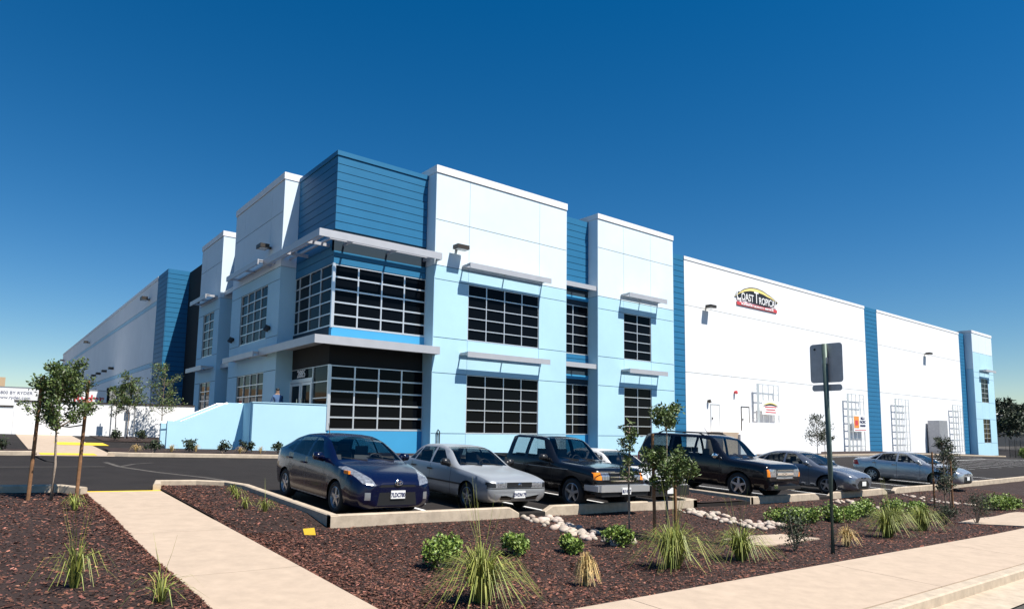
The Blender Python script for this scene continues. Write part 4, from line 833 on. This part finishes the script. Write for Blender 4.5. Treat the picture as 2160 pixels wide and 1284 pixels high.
def young_tree(x, y, g, h, label, cr=.55, n=1700, z0=.8, kind='leaf', leaf=(.05, .1), lean=.03, group='young trees', name='young_tree'):
    t = thing(name, (x, y, g), label, 'tree', group); tr = MB(); top = (x + lean, y, g + h * .95)
    tr.tube([(x, y, g - .05), (x + .015, y + .01, g + h * .25), (x - .01, y, g + h * .5), (x + .02, y, g + h * .75), top], [.035, .026, .02, .014, .005], 7); cs = []
    for k in range(26):
        u = random.uniform(z0 / h, .95); a = k * 2.4 + random.uniform(-.4, .4); L = cr * random.uniform(.5, 1.0) * (1.15 - .55 * (u - z0 / h) / (1 - z0 / h)); p0 = (x, y, g + h * u); p1 = (x + L * .5 * math.cos(a), y + L * .5 * math.sin(a), g + h * u + L * .35); p2 = (x + L * math.cos(a), y + L * math.sin(a), g + min(h, h * u + L * .75))
        tr.tube([p0, p1, p2], [.011, .008, .003], 5); cs += [(p2, cr * .26), (p1, cr * .22), (((p1[0] + p2[0]) / 2, (p1[1] + p2[1]) / 2, (p1[2] + p2[2]) / 2 + .05), cr * .24)]
    cs.append((top, cr * .25)); tr.build('trunk', 'bark', t, True); o = leafcloud(n, clumps(cs), *leaf, aspect=.22).build('crown', kind, t); tones(o, .45, 1.5, 2); tag(o, kind='stuff'); return t
def stake(x, y, g, h, label, lean=(0, 0)):
    t = thing('tree_stake', (x, y, g), label, 'stake', 'timber tree stakes'); MB().tube([(x, y, g - .2), (x + lean[0], y + lean[1], g + h)], [.034, .03], 8).build('pole', 'stake', t); return t
def tie(a, b, label):
    t = thing('tree_tie', a, label, 'tie', 'black tree ties'); MB().tube([a, ((a[0] + b[0]) / 2, (a[1] + b[1]) / 2, (a[2] + b[2]) / 2 - .03), b], .014, 6).build('strap', 'rubber', t)
gl = bedz(1.2, 15.5)
young_tree(1.2, 15.45, gl, 2.6, 'young leafy tree with a whitened trunk between two stakes beside the walkway', cr=.60, n=5200, z0=1.15)
stake(.84, 15.5, gl, 2.32, 'brown timber stake by the walkway tree, on the side away from the walk', (.06, 0)); stake(1.62, 15.65, gl, 2.32, 'brown timber stake between the walkway tree and the walkway', (.05, 0)); tie((.9, 15.5, gl + .82), (1.2, 15.46, gl + .72), 'black rubber tie low on the walkway tree'); tie((1.62, 15.64, gl + 1.42), (1.2, 15.46, gl + 1.40), 'black rubber tie under the crown of the walkway tree')
gr = swale(10.65, 8.45)
young_tree(10.68, 8.45, gr, 2.6, 'young leafy tree staked in the mulch before the white sedan', cr=.50, n=5200, z0=.95); young_tree(10.2, 9.0, gr, 2.45, 'slim young tree close behind a stake in front of the pickup', cr=.22, n=700, z0=1.1)
stake(10.5, 8.6, gr, 2.1, 'weathered stake on the pickup side of the staked tree', (-.05, 0)); stake(11.22, 8.65, gr, 1.35, 'shorter stake beside the staked tree in the mulch', (-.03, 0)); tie((10.5, 8.6, gr + 1.0), (10.68, 8.45, gr + 1.05), 'black tie on the mulch bed tree')
for x_, y_, h_, c_ in ((26.0, 8.75, 2.35, .42), (26.9, 8.9, 2.1, .38)): young_tree(x_, y_, swale(x_, y_), h_, ('taller' if h_ > 2.2 else 'shorter') + ' dark bushy young tree on stakes in front of the silver compact sedan', cr=c_, n=1300, z0=.45, kind='leafd')
stake(25.75, 9.0, swale(26, 9), 1.9, 'stake at the foot of the dark young trees near the silver compact'); stake(26.5, 8.7, swale(26.5, 8.7), 1.7, 'stake between the two dark young trees near the silver compact')
young_tree(46.5, 23.5, zg(46.5, 23.5), 3.1, 'small dark tree against the long white wall behind the sign post', cr=.9, n=1200, z0=1.0, kind='leafd', leaf=(.09, .16)); young_tree(48.4, 23.9, zg(48.4, 23.9), 2.7, 'slender dark tree next to the one against the long white wall', cr=.7, n=800, z0=1.0, kind='leafd', leaf=(.09, .16))
for x_, y_, h_, c_, lb in ((6.0, 38.9, 3.3, .75, 'yard tree with narrow crown among the metal posts'), (7.6, 39.2, 3.9, .95, 'taller yard tree nearest the stair wall')): young_tree(x_, y_, zg(x_, y_), h_, lb, cr=c_, n=1700, z0=1.2, leaf=(.08, .15))
young_tree(5.5, 39.3, zg(5.5, 39.3), 2.6, 'small yard tree behind the post nearest the white yard wall', cr=.5, n=700, z0=1.0, leaf=(.08, .14))
ORD = ['first', 'second', 'third', 'fourth', 'fifth', 'sixth', 'seventh', 'eighth', 'ninth']
# front bed shrubs and grasses
for i, (x_, y_, r_, h_, lb) in enumerate(((5.4, 8.35, .36, .48, 'bright green rounded shrub below the kerb corner of the navy hatchback'), (7.0, 8.6, .30, .40, 'bright green shrub in front of the silver sedan'), (8.05, 8.45, .27, .34, 'small bright green shrub just short of the white rocks'), (9.3, 8.5, .33, .40, 'green shrub between the white rocks and the staked tree'))): shrub(x_, y_, r_, h_, lb, 'leafl', 1700, (.035, .07))
for x_, y_, r_, h_ in ((16.4, 9.2, .5, .42), (17.2, 9.0, .45, .42), (18.2, 8.8, .5, .4), (19.3, 8.8, .45, .38), (20.4, 8.9, .55, .55), (21.9, 8.7, .5, .42), (23.0, 8.6, .5, .4), (27.6, 7.6, .6, .45), (29.2, 7.8, .6, .45)): shrub(x_, y_, r_, h_, ORD.pop(0) + ' low bright green shrub counting from the parking island in the row under the kerb', 'leafl', 1500, (.04, .08))
for x_, y_, r_, h_, lb in ((11.9, 6.5, .42, .85, 'dark wispy shrub beside the sign post'), (21.8, 6.6, .5, .95, 'dark wispy shrub beside the far concrete slab'), (20.4, 6.9, .4, .6, 'dark green shrub beside the far grass clumps')): shrub(x_, y_, r_, h_, lb, 'leafd', 900, (.04, .09), asp=.15)
grass(4.6, 6.25, .62, .72, 520, 'large green grass clump nearest the walkway', tall=12); grass(8.35, 6.5, .66, .78, 560, 'large green grass clump in front of the staked tree', tall=12); grass(10.15, 6.5, .56, .68, 420, 'green grass clump between the staked tree and the sign post', tall=8)
grass(6.35, 6.35, .42, .2, 420, 'upright straw-coloured cut grass tuft', 'straw', 0); grass(13.5, 6.3, .38, .3, 260, 'dry straw-coloured grass tuft beyond the sign post', 'straw', 2)
for x_, y_, lb in ((16.1, 6.6, 'first'), (17.4, 7.0, 'second'), (18.6, 6.8, 'third')): grass(x_, y_, .62, .7, 420, lb + ' green and gold grass clump past the dry tuft counting from the sign post', tall=6)
for x_, y_, lb in ((1.45, 14.3, 'small strappy plant in front of the staked walkway tree'), (1.4, 13.6, 'strappy plant one step down the walkway from the staked tree'), (4.1, 13.2, 'lowest of three strappy plants in the strip by the hatchback'), (4.35, 14.6, 'middle of three strappy plants in the strip by the hatchback'), (4.5, 15.4, 'uppermost of three strappy plants in the strip by the hatchback')): grass(x_, y_, .25, .25, 60, lb, tall=0, z=zg(x_, y_) + .02)
grass(4.3, 12.7, .28, .28, 70, 'strappy green plant with a tall flower stalk by the kerb', tall=1, z=zg(4.3, 12.7) + .03); grass(.9, 8.2, .45, .4, 90, 'sparse grass clump in the mulch on the far side of the walkway', tall=8, z=bedz(.9, 8.2)); grass(1.5, 7.2, .3, .4, 60, 'thin grass sprouts beside the lower walkway', tall=4, z=bedz(1.5, 7.2))
ORD4 = ['first', 'second', 'third', 'fourth', 'fifth', 'sixth', 'seventh', 'eighth', 'ninth']
ORD3 = ['first', 'second', 'third', 'fourth', 'fifth', 'sixth', 'seventh', 'eighth']
# building-side bed
for k in range(15):
    x_ = 4.6 + k * .62 + random.uniform(-.2, .2); y_ = 27.6 + random.uniform(0, 1.6)
    if k % 2: shrub(x_, y_, .32, .55, ORD3[k // 2] + ' small dark shrub from the crossing in the bed under the stair wall', 'leafd', 330, (.06, .11), z=zg(x_, y_) + .07)
    else: grass(x_, y_, .3, .3, 70, ORD3[k // 2] + ' pale grass tuft from the crossing in the bed under the stair wall', 'straw', 0, z=zg(x_, y_) + .07)
for x_, y_, lb in ((-.4, 27.8, 'dark low shrub across the crossing path, farther one'), (.5, 27.6, 'dark low shrub across the crossing path, close to its edge'), (5.2, 37.0, 'dark low shrub below the first yard post'), (6.4, 37.2, 'dark low shrub below the last yard post'), (7.5, 37.3, 'dark low shrub below the taller yard tree'), (8.4, 37.1, 'dark low shrub beside the stair wall end in the yard')): shrub(x_, y_, .4, .55, lb, 'leafd', 330, (.06, .11), z=zg(x_, y_) + .05)
for k in range(9): x_ = 99 + k * 2.2; shrub(x_, 24 + random.uniform(-1, 1), 1.0, 1.3, ORD4[k] + ' yellow-green bush along the iron fence from the far bay', 'leafl', 500, (.15, .28), z=zg(x_, 24))
# mulch chips
def chips(n, xr, yr, zf, name, parent):
    b = MB()
    for _ in range(n):
        u = random.random() ** 1.8; x_ = xr[0] + (xr[1] - xr[0]) * u; y_ = random.uniform(*yr); L = random.uniform(.014, .042) * (1.6 if random.random() < .1 else 1); a = random.uniform(0, 6.28); w = L * random.uniform(.25, .5); tz = random.uniform(-.5, .5); g = zf(x_, y_) + random.uniform(.002, .022)
        dx, dy = math.cos(a) * L / 2, math.sin(a) * L / 2; ex, ey = -math.sin(a) * w / 2, math.cos(a) * w / 2; dz = L / 2 * tz * .6; ez = w * random.uniform(-.35, .35)
        b.add([(x_ - dx - ex, y_ - dy - ey, g - dz - ez), (x_ + dx - ex, y_ + dy - ey, g + dz - ez), (x_ + dx + ex, y_ + dy + ey, g + dz + ez), (x_ - dx + ex, y_ - dy + ey, g - dz + ez)], [(0, 1, 2, 3)])
    o = b.build(name, 'chip', None); tones(o, .25, 2.9, 1, .15); tag(o, kind='stuff'); o['label'] = parent; o['category'] = 'mulch'; return o
chips(95000, (3.3, 36), (5.3, 11.2), swale, 'mulch_chips', 'loose reddish bark chips covering the front bed')
chips(36000, (1.85, -9), (5.3, 16.4), bedz, 'mulch_chips', 'loose reddish bark chips in the bed across the walkway')
chips(6000, (3.32, 4.92), (11.3, 17.2), lambda x, y: zg(x, y) + .032 - .12 * max(0, min(1, (12.3 - y) / .9)), 'mulch_chips', 'loose reddish bark chips in the strip by the hatchback')
chips(3500, (15.75, 17.95), (11.4, 16.1), lambda x, y: zg(x, y) + .042, 'mulch_chips', 'loose reddish bark chips in the parking island')
# rocks
def rocks(x0, x1, y0, y1, n, lb):
    for k in range(n):
        x_ = random.uniform(x0, x1); y_ = random.uniform(y0, y1); r_ = random.uniform(.05, .095); bm = bmesh.new(); bmesh.ops.create_icosphere(bm, subdivisions=2, radius=r_); sx, sy, sz = random.uniform(.8, 1.3), random.uniform(.8, 1.2), random.uniform(.6, .85); ph = random.uniform(0, 6)
        for v in bm.verts: v.co = Vector((v.co.x * sx, v.co.y * sy, v.co.z * sz)) * (1 + .08 * math.sin(v.co.x * 40 + ph) * math.sin(v.co.y * 35))
        me = bpy.data.meshes.new('river_rock'); bm.to_mesh(me); bm.free(); me.materials.append(MT['rock']); me.polygons.foreach_set('use_smooth', [True] * len(me.polygons)); o = lk(bpy.data.objects.new('river_rock', me)); o.location = (x_, y_, swale(x_, y_) + r_ * sz * .35 + .01); tag(o, lb, 'rock', lb); tones(o, .8, 1.25, 999, .06)
rocks(9.2, 9.95, 8.5, 11.15, 95, 'pale rounded river rock in the drain chute under the kerb gap by the pickup'); rocks(14.2, 15.4, 8.6, 11.0, 95, 'pale rounded river rock in the drain chute by the planted island'); rocks(22.3, 23.1, 9.3, 11.0, 20, 'pale rounded river rock below the kerb gap by the grey compact'); rocks(27.6, 28.4, 8.6, 11.0, 24, 'pale rounded river rock below the kerb gap near the dark young trees')
sl1 = tag(sheet('drain_slab', 12.0, 14.2, 7.2, 8.1, .02, 'conc', st=.3, fz=lambda x, y: swale(x, y) + .03, skirt=.06), kind='structure'); sl2 = tag(sheet('drain_slab', 21.6, 27.0, 5.32, 7.0, .01, 'conc', st=.4, fz=lambda x, y: swale(x, y) + .03, skirt=.06), kind='structure')
mesh('yellow_marker_flag', [(4.02, 10.05, zg(4, 10) + .06), (4.18, 10.0, zg(4, 10) + .05), (4.16, 10.02, zg(4, 10) + .16), (4.0, 10.07, zg(4, 10) + .15)], [(0, 1, 2, 3)], 'yellow'); tag(bpy.data.objects['yellow_marker_flag'], 'small yellow marker flag lying in the mulch strip', 'flag')

# ------------------------------------------------------------------ street sign
sgn = thing('street_sign', (12.22, 5.96, swale(12.22, 5.96)), 'green steel post with the plain backs of two road signs', 'sign'); g = swale(12.22, 5.96)
MB().tube([(12.22, 5.96, g - .2), (12.24, 5.96, g + 1.5), (12.2, 5.97, 1.68)], .046, 10).build('post', 'polegreen', sgn, True)
def rplate(nm, yc, zc, wy, hz, x_, rr=.06):
    pts = []
    for cy_, cz_, a0 in ((wy / 2 - rr, hz / 2 - rr, 0), (-wy / 2 + rr, hz / 2 - rr, 90), (-wy / 2 + rr, -hz / 2 + rr, 180), (wy / 2 - rr, -hz / 2 + rr, 270)): pts += [(yc + cy_ + rr * math.cos(R(a0 + k * 22.5)), zc + cz_ + rr * math.sin(R(a0 + k * 22.5))) for k in range(5)]
    n = len(pts); return mesh(nm, [(x_, p[0], p[1]) for p in pts] + [(x_ + .004, p[0], p[1]) for p in pts], [tuple(range(n))[::-1], tuple(range(n, 2 * n))] + [(i, (i + 1) % n, n + (i + 1) % n, n + i) for i in range(n)], 'signback', sgn)
pz = 1.325; rplate('sign_plate', 5.97, pz, .61, .73, 12.255); rplate('sign_plate', 5.97, .865, .56, .12, 12.255, .05)
MB().box(12.18, 12.256, 5.92, 6.02, pz - .02, pz + .1).build('clamp', 'steel', sgn); MB().tube([(12.25, 6.18, pz + .27), (12.254, 6.18, pz + .27)], .022, 10).build('bolt_hole', 'black', sgn)

# ------------------------------------------------------------------ yard wall, posts, trailers, background
yw = thing('yard_wall', (3, 41, zg(3, 41)), 'low white yard wall with a dark cap behind the crossing path', 'wall'); box('wall', 1.35, 9.6, 41.0, 41.25, -.9, 1.12, 'white', yw); box('cap', 1.33, 9.6, 40.96, 41.29, 1.122, 1.19, 'lamp', yw); box('wall', -22, 1.34, 41.0, 41.25, -.9, .84, 'white', yw); box('cap', -22, 1.325, 40.96, 41.29, .842, .91, 'lamp', yw)
for x_, y_, zt, lb in ((5.38, 40.0, 1.8, 'dark metal sign post nearest the yard wall corner'), (5.95, 39.2, 1.92, 'middle metal sign post in front of the yard wall'), (6.5, 40.3, 2.06, 'metal sign post nearest the yard trees')):
    t = thing('sign_post', (x_, y_, zg(x_, y_)), lb, 'post', 'metal sign posts in the yard'); MB().tube([(x_, y_, zg(x_, y_) - .1), (x_, y_, zt)], .03, 8).build('post', 'steel', t); box('sign_plate', x_ - .14, x_ + .14, y_ - .05, y_ - .035, zt - .5, zt - .05, 'signback', t)
def trailer(x0, x1, y, zt, label, txt):
    t = thing('box_trailer', (x0, y, zg(x0, y)), label, 'trailer', 'white box trailers at the docks'); box('cargo_box', x0, x1, y, y + 2.6, zt - 2.85, zt, 'trailer', t); box('chassis', x0 + .5, x1 - .5, y + .6, y + 2.0, zt - 3.2, zt - 2.86, 'black', t)
    for xx in (x0 + 1.2, x0 + 2.4, x1 - 3):
        for yy in (y + .05, y + 2.1): MB().tube([(xx, yy, zg(xx, y) + .5), (xx, yy + .3, zg(xx, y) + .5)], .5, 16).build('wheel', 'rubber', t)
    box('top_rail', x0, x1, y - .02, y, zt - .1, zt, 'steel', t); M = lambda x_, z: Matrix.Translation((x_, y - .012, z)) @ RX
    text('lettering', 'Ryder', 1.15, 'sign_red', M(9.1, zt - 1.0) @ Matrix.Shear('XZ', 4, (0, 0)), t, .004, bold=.03)
    text('lettering', '1 800 BY RYDER', .42, 'ink', M(2.7, zt - .62), t, .004); text('lettering', 'www.ryder.com', .42, 'ink', M(2.65, zt - 1.1), t, .004)
    for k in range(3): box('red_emblem', .2, .75, y - .01, y - .002, zt - 1.1 - k * .75, zt - .6 - k * .75, 'sign_red', t)
trailer(-5.5, 10.75, 84, 3.75, 'white box trailer with red lettering behind the yard wall', 1)
fb = thing('far_building', (-30, 150, 0), 'tan-roofed low building beyond the trailers', 'building'); box('wall', -90, 3, 150, 170, -1, 6.0, 'trailer', fb); box('roof', -90.5, 3.3, 149.5, 170.5, 6.05, 8.3, 'tan', fb); box('eave', -90.6, 3.4, 149.4, 170.6, 6.0, 6.4, 'lamp', fb)
ORD2 = ['first', 'second', 'third', 'fourth', 'fifth']
rb = thing('far_building', (190, 60, -3.5), 'dark low industrial building past the far end of the warehouse', 'building'); box('wall', 150, 260, 62, 90, -4, 6.2, 'dgrey', rb); box('parapet', 149.7, 260.3, 61.7, 62, 6.2, 6.7, 'trailer', rb); [box('door', 158 + k * 14, 164 + k * 14, 61.9, 62, -3.5, 1.5, 'signback', rb) for k in range(5)]
for k, (x_, y_, h_, c_) in enumerate(((138, 36.8, 8.5, 3.0), (150, 38.3, 8, 2.8), (160, 40, 8.5, 3.0), (172, 43, 9, 3.2), (185, 46, 8.5, 3.2))): young_tree(x_, y_, zg(x_, y_) - .2, h_, ORD2[k] + ' dark broad tree past the far bay along the dark building', group='background trees', name='broad_tree', cr=c_, n=1300, z0=2.2, kind='leafd', leaf=(.4, .8))
fe = thing('iron_fence', (98, 25.5, zg(98, 25)), 'black iron picket fence past the far end of the lot', 'fence')
for k in range(60): x_ = 97 + k * .33; box('picket', x_ - .012, x_ + .012, 25.49, 25.515, zg(x_, 25) + .1, zg(x_, 25) + 2.1, 'iron', fe)
for k in range(10): x_ = 97 + k * 2.2; MB().tube([(x_, 25.5, zg(x_, 25)), (x_, 25.5, zg(x_, 25) + 2.25)], .04, 6).build('post', 'iron', fe)
for q in (.3, 1.95): MB().tube([(97, 25.52, zg(97, 25) + q), (104, 25.52, zg(104, 25) + q), (117, 25.52, zg(117, 25) + q)], .025, 5).build('rail', 'iron', fe)
hl = []
for k in range(40): hl.append((600 + k * 30, 700 - k * 12, 22 + 14 * math.sin(k * .35) + 6 * math.sin(k * .9)))
hv = [(p[0], p[1], -10) for p in hl] + hl + [(p[0] + 60, p[1] + 120, p[2] * .8) for p in hl]; tag(mesh('hills', hv, [(k, k + 1, 41 + k, 40 + k) for k in range(39)] + [(40 + k, 41 + k, 81 + k, 80 + k) for k in range(39)], 'hill', smooth=True), kind='structure')
for x_, y_, lb in ((-2.6, 33.2, 'pale concrete wheel stop in the yard nearest the crossing path'), (-6.0, 33.4, 'pale concrete wheel stop farther from the crossing path')):
    ws_ = MB(); z_ = zg(x_, y_); ws_.add([(x_ - 1.1, y_ - .1, z_), (x_ + 1.1, y_ - .1, z_), (x_ + 1.1, y_ + .1, z_), (x_ - 1.1, y_ + .1, z_), (x_ - 1.05, y_ - .06, z_ + .14), (x_ + 1.05, y_ - .06, z_ + .14), (x_ + 1.05, y_ + .06, z_ + .14), (x_ - 1.05, y_ + .06, z_ + .14)], BOXF); tag(ws_.build('wheel_stop', 'curb'), lb, 'wheel stop', 'yard wheel stops')

# ------------------------------------------------------------------ person by the entrance
pp = thing('person', (11.15, 32.0, .08), 'person in a dark blue shirt standing in the shade left of the entrance', 'person')
vs = [(0, 0, .95), (0, 0, 1.2), (0, 0, 1.42), (0, 0, 1.54), (0, 0, 1.66), (.1, .04, .9), (.11, .03, .5), (.11, .06, .05), (.11, -.08, .03), (-.1, -.02, .9), (-.11, 0, .5), (-.11, .04, .05), (-.11, -.1, .03), (.2, 0, 1.4), (.27, .03, 1.12), (.22, -.12, .92), (-.2, 0, 1.4), (-.27, .03, 1.12), (-.22, -.12, .92), (0, -.02, 1.74)]
ed = [(0, 1), (1, 2), (2, 3), (3, 4), (4, 19), (0, 5), (5, 6), (6, 7), (7, 8), (0, 9), (9, 10), (10, 11), (11, 12), (2, 13), (13, 14), (14, 15), (2, 16), (16, 17), (17, 18)]
rad = [.15, .155, .16, .06, .105, .1, .07, .05, .045, .1, .07, .05, .045, .075, .055, .04, .075, .055, .04, .07]
pm = bpy.data.meshes.new('body'); pm.from_pydata(vs, ed, []); po = bpy.data.objects.new('body', pm); lk(po)
sk_ = po.modifiers.new('s', 'SKIN'); sv = pm.skin_vertices[0].data
for i, r_ in enumerate(rad): sv[i].radius = (r_, r_ * .75)
sv[0].use_root = True; ss = po.modifiers.new('u', 'SUBSURF'); ss.levels = 2; ss.render_levels = 2
bme = bpy.data.meshes.new_from_object(po.evaluated_get(bpy.context.evaluated_depsgraph_get())); bpy.data.objects.remove(po)
for mm in ('shirt', 'trouser', 'skin'): bme.materials.append(MT[mm])
for p in bme.polygons: z = p.center.z; p.material_index = 2 if z > 1.5 or (abs(p.center.x) > .17 and z < 1.12) else 0 if z > .93 else 1; p.use_smooth = True
lk(bpy.data.objects.new('body', bme), pp)
hair = MB(); hair.tube([(0, .01, 1.70), (0, .005, 1.77), (0, 0, 1.80)], [.095, .085, .03], 10); ho = local('hair', hair, 'black', pp, True)
